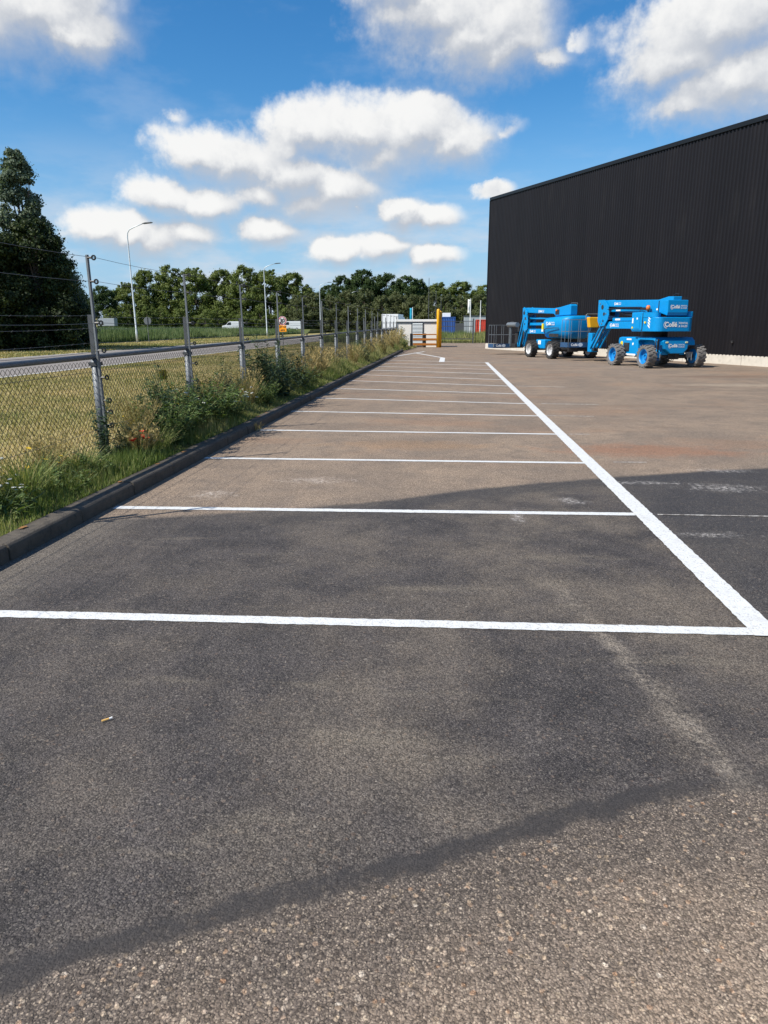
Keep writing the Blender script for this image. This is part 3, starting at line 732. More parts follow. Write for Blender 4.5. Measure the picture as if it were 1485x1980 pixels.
for yv in (.78, -.62):
    MB().prism([(yv - .16, .62), (yv + .16, .62), (yv + .1, .40), (yv - .1, .40)], 'x', -1.42, -1.34).build('tie_down_bracket', 'blue_paint' if yv > 0 else 'grey_steel', L2, bevel=.01)
    for d in (-.08, .08): MB().tube([(-1.43, yv + d, .56), (-1.45, yv + d, .3)], .018, 6).build('shackle', 'grey_steel', L2)
MB().tube([(0, .1, 1.16), (0, .1, 1.42)], .52, 24).build('slew_ring', 'black_plastic', L2)
tu = MB().prism(plan_round(-1.62, .1, -.58, 1.08, .30, 7), 'z', 1.40, 1.94).build('turret', 'blue_paint', L2, bevel=.025)
MB().prism(plan_round(-1.42, .12, .72, 1.09, .2, 5), 'z', 1.94, 2.12).build('side_cover', 'blue_paint', tu, bevel=.025)
MB().box(-.62, .14, .55, 1.10, 1.44, 2.14).build('control_cover', 'blue_paint', tu, bevel=.03)
MB().prism(plan_round(-1.5, .0, -.60, -.34, .12, 5), 'z', 1.94, 2.16).build('side_cover', 'blue_paint', tu, bevel=.03)
MB().box(-.48, -.12, 1.103, 1.115, 1.5, 2.0).build('door_panel', 'blue_paint', tu, bevel=.008)
MB().box(-.02, .06, 1.105, 1.113, 1.72, 1.92).build('sticker', 'white_decal', tu)
for k in range(4):
    a0 = -.86 - .0 * k; z = 1.52 + k * .105
    MB().prism([(-1.16, z), (-1.02, z + .1), (-1.02, z + .155), (-1.16, z + .055)], 'y', 1.082, 1.088).build('hazard_stripe', 'white_decal', tu)
logo(tu, (-1.628, .74, 1.66), (0, -1, 0), (0, 0, 1), .245)
MB().tube([(-.12, .55, 2.12), (-.12, .55, 2.22)], .03, 8).build('beacon_stem', 'dark_steel', L2)
MB().tube([(-.12, .55, 2.22), (-.12, .55, 2.36), (-.12, .55, 2.42)], [.085, .085, .05], 14).build('beacon', 'orange_lens', L2, smooth=True)
blk = MB().prism([(-.9, 2.14), (-1.55, 2.0), (-1.58, 2.12), (-1.56, 2.58), (-.9, 2.56)], 'y', -.24, .64).build('boom_end_block', 'blue_paint', L2, bevel=.02)
logo(blk, (-1.578, .50, 2.32), (0, -1, 0), (0, 0, 1), .17)
MB().box(-1.5, -1.1, -.22, .04, 2.56, 2.66).build('hose_tray', 'dark_steel', L2, bevel=.01)
U = [(3.95, 2.74), (3.4, 2.73), (-.5, 2.62), (-1.15, 2.72), (-1.50, 2.71), (-1.50, 2.3), (-.95, 2.1), (0, 2.15), (.15, 2.33), (3.1, 2.44), (3.95, 2.45)]
boom_common(L2, .2, U,
    [(.25, 3.15, 2.14, 2.30, 2.23, 2.35, .09), (.8, 3.0, 1.82, 1.96, 1.83, 1.97, .10), (.8, 3.4, 1.50, 1.80, 1.50, 1.81, .17), (.72, 1.2, 1.39, 1.52, 1.39, 1.52, .2), (-.4, .9, 1.6, 2.0, 1.6, 2.0, .14)],
    [(4.02, 2.76), (3.5, 2.75), (3.14, 2.46), (3.06, 2.1), (3.12, 1.9), (3.38, 1.62), (3.82, 1.60), (4.0, 1.85)],
    [((3.42, 1.72), (4.40, .62)), ((3.72, 1.70), (4.70, .62))])
ub = [o for o in L2.children if o.name.startswith('upper_boom')][0]
logo(ub, (2.75, .395, 2.56), (-1, 0, -.02), (0, 0, 1), .13)
a4 = [o for o in L2.children if o.name.startswith('boom_arm')][2]
logo(a4, (3.0, .375, 1.65), (-1, 0, 0), (0, 0, 1), .17)
MB().box(-.85, -.45, .392, .398, 2.22, 2.29).build('sticker', 'white_decal', ub)
MB().box(2.35, 2.75, .302, .306, 1.86, 1.93).build('sticker', 'white_decal', L2)
MB().box(2.4, 2.75, .292, .297, 2.25, 2.31).build('sticker', 'white_decal', L2)
MB().tube([(.9, .2, 2.02), (2.2, .2, 2.12), (2.9, .2, 2.3)], .05, 10).build('lift_cylinder', 'dark_steel', L2)
MB().box(4.62, 4.98, .02, .36, .42, 1.30).build('platform_rotator', 'blue_paint', L2, bevel=.03)
MB().bar((4.4, .2, .55), (5.1, .2, .6), .2, .14).build('platform_arm', 'dark_steel', L2, bevel=.02)
pb = basket(L2, 5.2, 5.95, -.75, 1.25, .66, 1.91, 'grey_steel')
MB().tube([(5.2, .42, 1.91), (5.2, .42, 2.1), (5.2, .36, 2.17), (5.2, -.41, 2.17), (5.2, -.47, 2.1), (5.2, -.47, 1.9)], .02, 6).build('control_hoop', 'grey_steel', pb)
MB().prism([(.34, 1.54), (.42, 2.02), (-.46, 2.02), (-.54, 1.54)], 'x', 4.88, 5.16).build('control_cover', 'yellow_cover', pb, bevel=.04)

for (dy, dz) in ((0, 0), (.03, .035), (.0, .07)):
    MB().tube([(3.2, .43 + dy, 2.3 + dz), (2.0, .44 + dy, 2.36 + dz * .5), (.6, .43 + dy, 2.30 + dz), (.0, .42, 2.2)], .016, 6).build('hose', 'black_plastic', L2)
for (a, b) in (((3.6, 2.0), (4.5, .95)), ((3.5, 1.5), (4.3, .6))):
    MB().tube([(a[0], .45, a[1]), ((a[0] + b[0]) / 2 - .1, .47, (a[1] + b[1]) / 2), (b[0], .42, b[1])], .016, 6).build('hose', 'black_plastic', L2)
MB().tube([(3.75, .2, 1.8), (4.45, .2, 1.0)], .05, 10).build('jib_cylinder', 'grey_steel', L2)
for (x, z) in ((3.85, 2.6), (3.3, 2.15), (3.6, 1.72)): MB().tube([(x, .46, z), (x, .49, z)], .035, 10).build('pin_cap', 'grey_steel', L2)
MB().box(-.66, -.645, .95, 1.107, 1.42, 2.12).build('panel_gap', 'dark_steel', L2)
for (x, z, mt_) in ((.02, 1.55, 'yellow_decal'), (-.3, 1.9, 'white_decal'), (-.85, 1.75, 'yellow_decal')): MB().box(x - .04, x + .04, 1.082, 1.12, z - .035, z + .035).build('sticker', mt_, L2)
MB().tube([(-1.25, .0, 2.68), (-1.3, .0, 2.8), (-1.05, .0, 2.84), (-.8, .05, 2.66)], .018, 6).build('hose_loop', 'black_plastic', L2)
MB().box(-1.0, -.97, -.30, .66, 2.0, 2.56).build('panel_gap', 'dark_steel', L2)
MB().tube([(.05, .8, 2.14), (.05, .8, 2.26), (-.5, .8, 2.26), (-.5, .8, 2.14)], .012, 6).build('hand_rail', 'dark_steel', L2)

# ---- left-hand lift: silver rims, black tyres, streamlined engine hood
L1 = empty('boom_lift', (4.15, 39.17, 0), math.radians(111))
tag(L1, 'blue articulated boom lift with silver rims and rounded engine hood, farther from the camera', 'boom lift', 'boom lifts parked by the warehouse')
wheels(L1, 2.3, 2.2, 'tyre_dark', 'silver_rim')
MB().box(-1.1, 1.1, -.45, .45, .5, .95).build('chassis', 'dark_steel', L1, bevel=.04)
MB().box(.15, 1.12, .3, .86, .46, .93).build('side_cover', 'blue_paint', L1, bevel=.05)
MB().box(.55, .85, .86, .87, .68, .88).build('sticker', 'white_decal', L1)
MB().tube([(0, 0, .9), (0, 0, 1.15)], .5, 20).build('slew_ring', 'black_plastic', L1)
for x in (-1.15, 1.15): MB().tube([(x, -.95, .45), (x, .95, .45)], .09, 10).build('axle', 'dark_steel', L1)
MB().box(-1.32, -.98, -.28, .28, .33, .62).build('differential', 'dark_steel', L1, bevel=.03)
# hood: stacked rounded outlines
hb = MB(); levels = [(1.0, .62, .05), (1.06, .78, .0), (1.3, .92, .0), (1.62, 1.0, .0), (1.8, 1.0, .0), (1.98, .94, -.03), (2.08, .82, -.06), (2.12, .62, -.1)]
n0 = None
for (z, k, dx) in levels:
    pl = plan_round(-1.85, .95, -.9, .9, .5, 6, .42); i = len(hb.v); n0 = len(pl)
    for (x, yv) in pl:
        fx = 1.0 - (max(0, x) * .22); zz = z - max(0, x - .1) * .16 * (1 if z > 1.6 else -.3)
        hb.v.append(((x + .45) * (k * .3 + .7 if k < .95 else k) - .45 + dx, yv * k * fx, zz))
for l in range(len(levels) - 1):
    for j in range(n0): a = l * n0 + j; b_ = l * n0 + (j + 1) % n0; hb.f.append((a, b_, b_ + n0, a + n0))
hb.f.append(tuple(range(n0))); hb.f.append(tuple((len(levels) - 1) * n0 + j for j in range(n0)))
hood = hb.build('engine_hood', 'blue_paint', L1, smooth=True)
logo(hood, (-.05, .915, 1.74), (-1, 0, 0), (0, .12, 1), .21)
sw = MB()
for k in range(9): pass
MB().tube([(.55, .78, 1.32), (.25, .89, 1.42), (-.1, .925, 1.50), (-.9, .935, 1.53), (-1.35, .925, 1.52)], .018, 6).build('hood_seam', 'dark_steel', hood)
MB().box(-1.3, -.35, .88, .90, 1.08, 1.24).build('hood_recess', 'dark_steel', hood, bevel=.01)
MB().tube([(.80, .52, 1.6), (.93, .60, 1.6)], .10, 14).build('work_lamp', 'silver_rim', hood)
MB().tube([(.88, .56, 1.6), (.95, .61, 1.6)], .07, 14).build('work_lamp_glass', 'dark_glass', hood)
MB().box(.40, .55, .80, .86, 1.45, 1.75).build('sticker', 'yellow_decal', hood)
MB().box(.38, .56, .80, .858, 1.34, 1.44).build('sticker', 'white_decal', hood)
MB().tube([(-.8, .1, 2.1), (-.8, .1, 2.2)], .07, 10).build('filler_cap', 'white_decal', L1)
U1 = [(3.68, 2.62), (3.3, 2.62), (.4, 2.52), (-.3, 2.56), (-1.3, 2.68), (-1.42, 2.62), (-1.42, 2.16), (.1, 2.13), (.3, 2.24), (3.2, 2.34), (3.66, 2.3)]
boom_common(L1, .15, U1,
    [(.4, 3.2, 1.96, 2.06, 2.0, 2.1, .10), (.6, 3.2, 1.65, 1.80, 1.66, 1.80, .10), (.4, 3.25, 1.22, 1.47, 1.21, 1.47, .16), (-.6, .6, 1.3, 2.3, 1.2, 2.0, .14)],
    [(3.72, 2.60), (3.55, 2.66), (3.17, 2.40), (3.06, 1.9), (3.10, 1.45), (3.35, 1.28), (3.55, 1.4), (3.7, 2.1)],
    [((3.62, 2.46), (4.40, .44)), ((3.42, 2.3), (4.16, .48))])
ub1 = [o for o in L1.children if o.name.startswith('upper_boom')][0]
logo(ub1, (1.95, .345, 2.40), (-1, 0, -.02), (0, 0, 1), .15)
ba1 = [o for o in L1.children if o.name.startswith('boom_arm')]
logo(sorted(ba1, key=lambda o: o.name)[2], (2.9, .315, 1.34), (-1, 0, 0), (0, 0, 1), .16)
MB().box(-.3, .1, .345, .36, 2.2, 2.45).build('boom_pivot', 'dark_steel', L1, bevel=.02)
MB().tube([(-.05, .36, 2.42), (-.05, .40, 2.42)], .06, 10).build('beacon', 'orange_lens', L1)
MB().tube([(-1.3, -.1, 2.66), (-1.3, -.1, 2.74), (-.7, -.1, 2.76), (-.5, -.1, 2.6)], .014, 6).build('hose_loop', 'grey_steel', L1)
for (dy, dz) in ((0, 0), (.03, .035)):
    MB().tube([(3.2, .38 + dy, 2.2 + dz), (1.9, .39 + dy, 2.25 + dz), (.5, .38 + dy, 2.18 + dz)], .016, 6).build('hose', 'black_plastic', L1)
MB().tube([(3.5, .42, 2.0), (3.85, .44, 1.3), (4.2, .4, .7)], .016, 6).build('hose', 'black_plastic', L1)
for (x, z) in ((3.5, 2.5), (3.25, 2.0), (3.3, 1.4)): MB().tube([(x, .41, z), (x, .44, z)], .035, 10).build('pin_cap', 'grey_steel', L1)
MB().tube([(4.05, .55, 1.70), (5.25, .55, 1.70)], .135, 18).build('support_roller', 'grey_steel', L1)
MB().bar((5.0, .5, .45), (5.0, .5, 1.85), .12, .1).build('platform_mast', 'grey_steel', L1, bevel=.01)
MB().box(4.35, 4.95, -.1, .5, .42, .62).build('platform_arm', 'dark_steel', L1, bevel=.02)
MB().box(4.5, 4.85, .0, .3, .62, 1.3).build('platform_rotator', 'dark_steel', L1, bevel=.02)
basket(L1, 5.0, 5.75, -.35, 1.55, .42, 1.68, 'grey_steel')
MB().prism([(5.0 + .18 * math.cos(t), 1.70 + .18 * math.sin(t)) for t in np.linspace(0, 6.28, 15)[:-1]], 'y', .35, .45).build('mast_bracket', 'galvanised_dark', L1)

# ------------------------------------------------------------------ chain-link fence with electric rods
FX = -5.7
PY = [4.99] + [7.94 + 2.95 * k for k in range(17)]
def zr(y): return 1.29 + .0046 * (y - 8)
fence = empty('chain_link_fence', (FX, 0, 0))
tag(fence, 'galvanised chain-link fence with tall rods and wires beside the kerb', 'fence')
ins = MB(); ins.tube([(0, 0, 0), (.05, 0, 0)], .012, 6)
ringp = [(.072 + .021 * math.cos(t), 0, .021 * math.sin(t)) for t in np.linspace(0, 2 * math.pi, 11)]; ins.tube(ringp, .010, 5, cap=False)
INS = ins.mesh('insulator'); INS.materials.append(MATS['black_plastic'])
IZ = [.52, .67, .80, 1.06, 1.36, 1.66, 2.10, 2.35]
for k, y in enumerate(PY):
    h = zr(y)
    p = MB().tube([(0, y, 0), (0, y, h - .02)], .048, 14).build('post', 'galvanised', fence, smooth=False)
    for f in p.data.polygons: f.use_smooth = len(f.vertices) == 4
    st = MB(); st.box(-.022, .024, y - .024, y - .02, h, h + .46).box(-.026, -.022, y - .024, y + .02, h, h + .46)
    st.build('post_extension', 'galvanised_dark', p)
    t = random.uniform(-.02, .03)
    rd = MB().bar((.075, y - .05, .05), (.045 + t * .2, y - .05 + t * .3, 2.38), .026, .026).build('electric_rod', 'galvanised', p)
    for z in (IZ if k < 9 else IZ[-4:]):
        o = link('insulator', INS, None, p, loc=(.085 - (z / 2.38) * .03, y - .05, z + zr(y) - 1.29))
    cl = MB().box(-.055, .06, y - .055, y + .055, h - .10, h - .06).build('clamp', 'galvanised_dark', p)
for a, b in zip(PY, PY[1:]):
    MB().tube([(0, a + .02, zr(a)), (0, b - .02, zr(b))], .03, 10).build('top_rail', 'galvanised', fence, smooth=True)
    # woven mesh: two families of thin diagonal wires
    mb = MB(); P = .075; hgt_ = zr(a) - .10; L = b - a
    nk = int((L + hgt_) / P) + 1; r = .0026
    for s_ in (1, -1):
        for q in range(nk + 1):
            c = q * P
            # line y = c - z (s=-1)  or  y = c - hgt + z
            pts = []
            for z in (0, hgt_): pts.append((c - z if s_ < 0 else c - hgt_ + z, z))
            (y0, z0), (y1, z1) = pts
            def clip(yc, zc, yo, zo):
                if yc < 0: f = (0 - yc) / (yo - yc); return 0, zc + (zo - zc) * f
                if yc > L: f = (L - yc) / (yo - yc); return L, zc + (zo - zc) * f
                return yc, zc
            if (y0 < 0 and y1 < 0) or (y0 > L and y1 > L): continue
            c0 = clip(y0, z0, y1, z1); c1 = clip(y1, z1, y0, z0)
            if abs(c0[1] - c1[1]) < .02: continue
            # small zig-zag in depth so that wires weave
            mb.tube([(.03 * 0 - .052 + .004 * s_, a + c0[0], .06 + c0[1]), (-.052 + .004 * s_, a + c1[0], .06 + c1[1])], r if a < 14 else .003, 3, cap=False)
    mb.build('mesh_panel', 'mesh_wire', fence)
def wire(z, dx, y0, y1, r, name, sag=.02, barb=False):
    mb = MB(); ys_ = [2.0] + [y for y in PY if y0 <= y <= y1]
    for a, b in zip(ys_, ys_[1:]):
        pts = [(dx, a + (b - a) * t, z + zr(a) - 1.29 + (zr(b) - zr(a)) * t - sag * 4 * t * (1 - t)) for t in np.linspace(0, 1, 6)]
        mb.tube(pts, r, 4, cap=False)
        if barb and a < 25:
            for t in np.arange(.05, 1, .09):
                yy = a + (b - a) * t; zz = z + zr(yy) - 1.29 - sag * 4 * t * (1 - t)
                mb.tube([(dx - .009, yy, zz - .009), (dx + .009, yy + .006, zz + .009)], r * .6, 3, cap=False)
    mb.build(name, 'wire', fence)
for z in (2.35, 2.10, 1.66, 1.36, .52): wire(z, .14, 0, 60, .0022, 'electric_wire')
for z in (1.74, 1.60, 1.44): wire(z, -.03, 0, 60, .0018, 'barbed_wire', .015, True)
wire(.3, -.05, 0, 60, .003, 'tension_wire', .01)
wire(1.12, -.056, 0, 60, .0025, 'tension_wire', .0)
for (y, z) in ((10.05, .95), (21.5, 1.0)):
    pl = MB().box(-.075, -.070, y - .13, y + .13, z - .07, z + .07).build('warning_plate', 'plate_olive', fence)
    MB().prism([(y - .01, z + .04), (y + .015, z + .04), (y, z + .005), (y + .016, z + .005), (y - .012, z - .045), (y - .002, z - .008), (y - .018, z - .008)], 'x', -.069, -.066).build('bolt_symbol', 'sign_black', pl)

# ------------------------------------------------------------------ road signs and street lamps
sg = empty('road_sign', (-16.0, 62.0, 0), math.radians(0)); tag(sg, 'round red-rimmed 30 speed sign above an orange notice plate', 'road sign')
MB().tube([(0, .05, 0), (0, .05, 2.5)], .03, 8).build('pole', 'galvanised', sg)
def disc(c, r, y0, y1): return MB().prism([(c[0] + r * math.cos(t), c[1] + r * math.sin(t)) for t in np.linspace(0, 2 * math.pi, 33)[:-1]], 'y', y0, y1)
d0 = disc((0, 2.12), .37, -.005, .015).build('sign_disc', 'white_paint', sg)
disc((0, 2.12), .345, -.010, -.006).build('red_ring', 'sign_red', d0)
disc((0, 2.12), .275, -.015, -.011).build('white_field', 'white_paint', d0)
o = link('numerals', text_mesh('30', .44, .02, 'CENTER'), 'sign_black', d0); frame(o, (0, -.018, 2.12), (1, 0, 0), (0, 0, 1))
pl = MB().box(-.33, .33, -.005, .015, 1.20, 1.74).build('notice_plate', 'sign_orange', sg, bevel=.01)
for tx, z, s_ in (('LET OP', 1.58, .2), ('uitrit', 1.34, .2)):
    o = link('lettering', text_mesh(tx, s_, .006, 'CENTER'), 'sign_black', pl); frame(o, (0, -.009, z), (1, 0, 0), (0, 0, 1))
sb = empty('road_sign', (-33.3, 74.6, 0)); tag(sb, 'round grey back of a road sign on a thin pole across the road', 'road sign')
MB().tube([(0, -.03, 0), (0, -.03, 2.65)], .035, 8).build('pole', 'galvanised', sb)
disc((0, 2.25), .40, .01, .03).build('sign_disc', 'galvanised', sb)
disc((.0, 2.25), .05, -.01, .005).build('clip', 'galvanised_dark', sb)

lampnames = ['tall curved-arm street lamp nearest the dark tree group', 'second street lamp along the road, behind the speed sign', 'third street lamp along the road', 'fourth street lamp along the road', 'fifth and farthest street lamp along the road']
def lamp():
    r = empty('street_lamp')
    MB().tube([(0, 0, 0), (0, 0, 1.2), (0, 0, 1.25), (0, 0, 10.5), (.06, 0, 10.9), (.28, 0, 11.2), (.9, 0, 11.45), (1.9, 0, 11.75)], [.11, .11, .085, .06, .055, .05, .045, .04], 10).build('pole', 'lamp_pole', r, smooth=True)
    MB().prism([(1.75, 11.72), (2.1, 11.84), (2.75, 11.86), (2.9, 11.80), (2.7, 11.74), (1.9, 11.68)], 'y', -.16, .16).build('lamp_head', 'lamp_head', r, bevel=.03)
    return r
lp = lamp(); first = True
for i, (x, y, s_) in enumerate([(-34.5, 74.4, 1.0), (-32.56, 122, 1.0), (-31.9, 170, .98), (-30.9, 215, .99), (-30.4, 260, 1.0)]):
    o = lp if i == 0 else copy_tree(lp); o.location = (x, y, -.02); o.scale = (1, 1, s_)
    o.rotation_euler = (0, math.radians([-.5, -.6, 0, 0, 0][i]), math.radians(random.uniform(-6, 6)))
    tag(o, lampnames[i], 'street lamp', 'street lamps along the road')

# ------------------------------------------------------------------ far end of the yard
cab = empty('transformer_kiosk', (-4.35, 59.0, 0)); tag(cab, 'small white transformer kiosk with flat roof and grey louvred door', 'kiosk')
MB().box(-1.55, 1.60, .0, 2.4, 0, 1.98).build('wall', 'cabinet_wall', cab)
MB().box(-1.68, 1.70, -.12, 2.55, 1.98, 2.16).build('roof', 'white_paint', cab, bevel=.02)
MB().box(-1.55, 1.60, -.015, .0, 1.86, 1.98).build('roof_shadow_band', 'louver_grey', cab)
dr = MB().box(-.42, .58, -.03, 0, .05, 1.86).build('door', 'galvanised_dark', cab)
for z in np.arange(.12, 1.80, .105):
    MB().prism([(-.08, z), (-.035, z + .07), (-.03, z + .07), (-.03, z)], 'x', -.32, .48).build('louvre', 'lamp_pole', dr)
MB().box(-1.57, -1.50, -.03, .0, 0, 1.98).build('corner_post', 'louver_grey', cab)
bar = empty('crash_barrier', (-3.95, 57.9, 0)); tag(bar, 'low barrier of three rust-orange rails on black posts before the kiosk', 'barrier')
for x in (-.75, .30): MB().box(x - .11, x + .11, -.10, .10, 0, 1.08).build('post', 'black_plastic', bar, bevel=.03)
for z, h in ((1.0, .09), (.62, .17), (.24, .17)):
    MB().box(-.62, 1.22, -.16, -.105, z - h / 2, z + h / 2).build('rail', 'rust_orange', bar, bevel=.02)
gp = empty('gate_post', (-2.60, 57.9, 0)); tag(gp, 'tall yellow double post with domed top at the end of the barrier', 'gate post')
MB().tube([(0, 0, 0), (0, 0, 2.82), (0, 0, 2.90), (0, 0, 2.94)], [.13, .13, .10, .04], 18).build('post', 'yellow_steel', gp, smooth=True)
MB().tube([(.14, .28, 0), (.14, .28, 2.70), (.14, .28, 2.80)], [.13, .13, .06], 18).build('post', 'yellow_steel', gp, smooth=True)
for z in (.5, 1.4, 2.3): MB().box(-.02, .16, .0, .28, z, z + .06).build('bracket', 'rust_orange', gp)
gt = empty('sliding_gate', (-2.5, 72.2, 0)); tag(gt, 'low grey bar gate closing the yard between yellow post and warehouse', 'gate')
for (z, h) in ((.42, .08), (1.62, .06), (2.10, .06)): MB().box(0, 3.05, -.03, .03, z - h / 2, z + h / 2).build('rail', 'galvanised_dark', gt)
MB().box(0, 3.05, -.02, .02, .10, .16).build('rail', 'black_plastic', gt)
for k in range(22): MB().box(.06 + k * .14 - .012, .06 + k * .14 + .012, -.015, .015, .42, 2.1).build('bar', 'galvanised_dark', gt)
for x in (-.05, 3.1): MB().box(x - .06, x + .06, -.06, .06, 0, 2.35).build('gate_upright', 'galvanised_dark', gt)
pf = empty('panel_fence', (.8, 72.4, 0)); tag(pf, 'grey wire panel fence between sliding gate and warehouse corner', 'fence')
for x in (0.0, 2.4, 4.8): MB().box(x - .03, x + .03, -.03, .03, 0, 2.2).build('post', 'galvanised_dark', pf)
mb = MB()
for k in range(48): mb.box(.0 + k * .1 - .005, k * .1 + .005, -.005, .005, .1, 2.1)
for z in np.arange(.1, 2.2, .4): mb.box(0, 4.8, -.006, .006, z - .006, z + .006)
mb.build('wire_mesh', 'galvanised_dark', pf)
lf = empty('panel_fence', (-9.5, 66.5, 0)); tag(lf, 'grey post fence running left of the white kiosk', 'fence')
for k in range(5): MB().tube([(k * 1.0, 0, 0), (k * 1.0, 0, 2.4 + .1 * (k % 2))], .04, 8).build('post', 'galvanised', lf)
for z in (.5, 1.3): MB().box(0, 4, -.02, .02, z, z + .05).build('rail', 'galvanised', lf)

def container(name, x, y, L, D, H, mat, label, cat):
    r = empty(name, (x, y, 0)); tag(r, label, cat)
    mb = MB(); n = int(L / .28); pr = []
    for k in range(n):
        x0 = k * L / n; w_ = L / n; pr += [(x0, 0), (x0 + w_ * .35, 0), (x0 + w_ * .5, .06), (x0 + w_ * .85, .06)]
    pr.append((L, 0)); pr += [(L, D), (0, D)]
    mb.prism(pr, 'z', .12, H - .1); mb.build('body', mat, r)
    MB().box(-.03, L + .03, -.03, D + .03, H - .1, H).build('top_frame', mat, r)
    MB().box(-.03, L + .03, -.03, D + .03, .0, .12).build('bottom_frame', mat, r)
    for xx in (-.03, L - .07): MB().box(xx, xx + .1, -.035, .07, .12, H - .1).build('corner_post', mat, r)
    return r
container('shipping_container', -3.1, 120, 2.25, 5, 3.1, 'blue_container', 'blue corrugated container beyond the gate, right of the yellow post', 'container')
wb_ = MB().box(-2.95, -1.6, 121, 123, 3.11, 3.75).build('site_cabin', 'white_paint', bevel=.04); tag(wb_, 'small white box standing on top of the blue container', 'cabin')
container('shipping_container', 2.55, 118, 1.45, 4, 2.65, 'red_container', 'red container close to the warehouse corner beyond the gate', 'container')
gb = empty('shed', (1.0, 140, 0)); tag(gb, 'plain grey metal shed behind the red container', 'shed')
MB().box(0, 5.5, 0, 6, 0, 3.45).build('wall', 'grey_wall', gb); MB().box(-.1, 5.6, -.1, 6.1, 3.45, 3.6).build('roof', 'galvanised_dark', gb); MB().box(-2, 0, 1, 6, 0, 2.2).build('annex', 'galvanised_dark', gb)
def flag(name, x, y, H, bw, bh, mat, label, side=-1):
    r = empty(name, (x, y, 0)); tag(r, label, 'flagpole')
    MB().tube([(0, 0, 0), (0, 0, H)], [.09, .05], 8).build('pole', 'white_paint', r)
    if bw:
        b = MB(); k = 8
        for i in range(k + 1):
            z = H - .15 - bh * i / k; dy = .10 * math.sin(i * 1.1)
            b.v += [(side * .06, dy * .3, z), (side * (.06 + bw), dy, z)]
        for i in range(k): b.f.append((2 * i, 2 * i + 1, 2 * i + 3, 2 * i + 2))
        o = b.build('banner', mat, r, smooth=True); sd = o.modifiers.new('s', 'SOLIDIFY'); sd.thickness = .01
    return r
flag('flagpole', 1.3, 110, 5.6, .35, 2.0, 'white_paint', 'white pole with a limp white banner, left of the grey shed')
flag('flagpole', 3.1, 118, 5.6, 0, 0, None, 'bare pale pole just left of the warehouse corner')
flag('flagpole', -8.3, 130, 4.9, .42, 3.0, 'teal_banner', 'pole with a teal banner above the kiosk roof')
for i, (x, y, H, lb) in enumerate([(-6.05, 150, 10.9, 'tallest thin grey mast behind the kiosk'), (-4.6, 150, 8.3, 'middle thin grey mast behind the kiosk'), (-3.6, 152, 7.2, 'shortest thin grey mast, beside the yellow post')]):
    r = empty('mast', (x, y, 0)); tag(r, lb, 'mast', 'thin masts behind the kiosk')
    MB().tube([(0, 0, 0), (0, 0, H)], [.10, .05], 8).build('pole', 'galvanised_dark', r); MB().tube([(0, 0, H), (0, 0, H + .2)], [.07, .02], 8).build('tip', 'galvanised', r)

# ------------------------------------------------------------------ vehicles on the far road
def van(x, y, rz, label, body='white_vehicle'):
    r = empty('van', (x, y, .7), rz); tag(r, label, 'van')
    side = [(-2.7, .35), (-2.72, 1.0), (-2.5, 1.22), (-1.75, 1.36), (-1.05, 2.15), (-.6, 2.3), (2.5, 2.32), (2.68, 2.2), (2.72, .35)]
    b = MB().prism(side, 'y', -.95, .95).build('body', body, r, bevel=.06)
    MB().prism([(-1.6, 1.4), (-1.02, 2.06), (-.35, 2.1), (-.35, 1.38)], 'y', -.965, .965).build('window', 'dark_glass', b)
    MB().prism([(-1.80, 1.37), (-1.72, 1.36), (-1.06, 2.10), (-1.12, 2.12)], 'y', -.8, .8).build('windscreen', 'dark_glass', b)
    MB().box(-.2, 2.5, -.96, -.955, 1.3, 1.36).build('side_moulding', 'grey_vehicle', b)
    for yv in (-.7, .7): MB().box(-2.74, -2.6, yv - .18, yv + .18, .95, 1.15).build('headlight', 'lamp_lens', b, bevel=.02)
    for xx in (-1.75, 1.65):
        for s_ in (-1, 1):
            w = MB().lathe_y([(0, .02), (.2, .02), (.21, .1), (.21, -.1), (0, -.1)], 16).build('wheel', 'silver_rim', r, loc=(xx, s_ * .87, .35), smooth=False)
            MB().lathe_y([(.21, -.11), (.34, -.11), (.36, 0), (.34, .11), (.21, .11)], 18).build('tyre', 'tyre_dark', w)
    return r
van(-58.9, 190, .15, 'left one of the two white vans passing behind the reeds')
van(-43.4, 190, .15, 'right one of the two white vans passing behind the reeds', 'white_vehicle')
def truck(x, y, rz, L, H, cabmat, boxmat, label, zb=.3):
    r = empty('box_truck', (x, y, zb), rz); tag(r, label, 'truck')
    MB().box(-L / 2 - 2.0, -L / 2 - .15, -1.2, 1.2, .5, min(H, 2.7)).build('cab', cabmat, r, bevel=.12)
    MB().box(-L / 2 - 2.02, -L / 2 - 1.9, -1.0, 1.0, 1.5, 2.4).build('windscreen', 'dark_glass', r, bevel=.05)
    MB().box(-L / 2, L / 2, -1.25, 1.25, .8, H).build('cargo_box', boxmat, r, bevel=.04)
    for xx in (-L / 2 - 1.1, L / 2 - 1.6, L / 2 - .6):
        for s_ in (-1, 1):
            w = MB().lathe_y([(0, .02), (.28, .02), (.28, -.1), (0, -.1)], 14).build('wheel', 'silver_rim', r, loc=(xx, s_ * 1.05, .25)); MB().lathe_y([(.28, -.15), (.48, -.15), (.5, 0), (.48, .15), (.28, .15)], 18).build('tyre', 'tyre_dark', w)
    return r
truck(-88.5, 180, .12, 4.2, 2.7, 'cream_vehicle', 'grey_vehicle', 'grey box truck with cream cab half hidden behind reeds by the dark trees', 1.1)
MB_ = MB(); MB_.prism([(174, -.05), (179, .94), (197, .94), (203, -.05)], 'x', -200, -36); tag(MB_.build('embankment', 'far_grass'), kind='structure')
truck(-10.4, 112, math.radians(-95), 5.0, 3.1, 'white_vehicle', 'white_vehicle', 'white box truck standing left of the white kiosk')

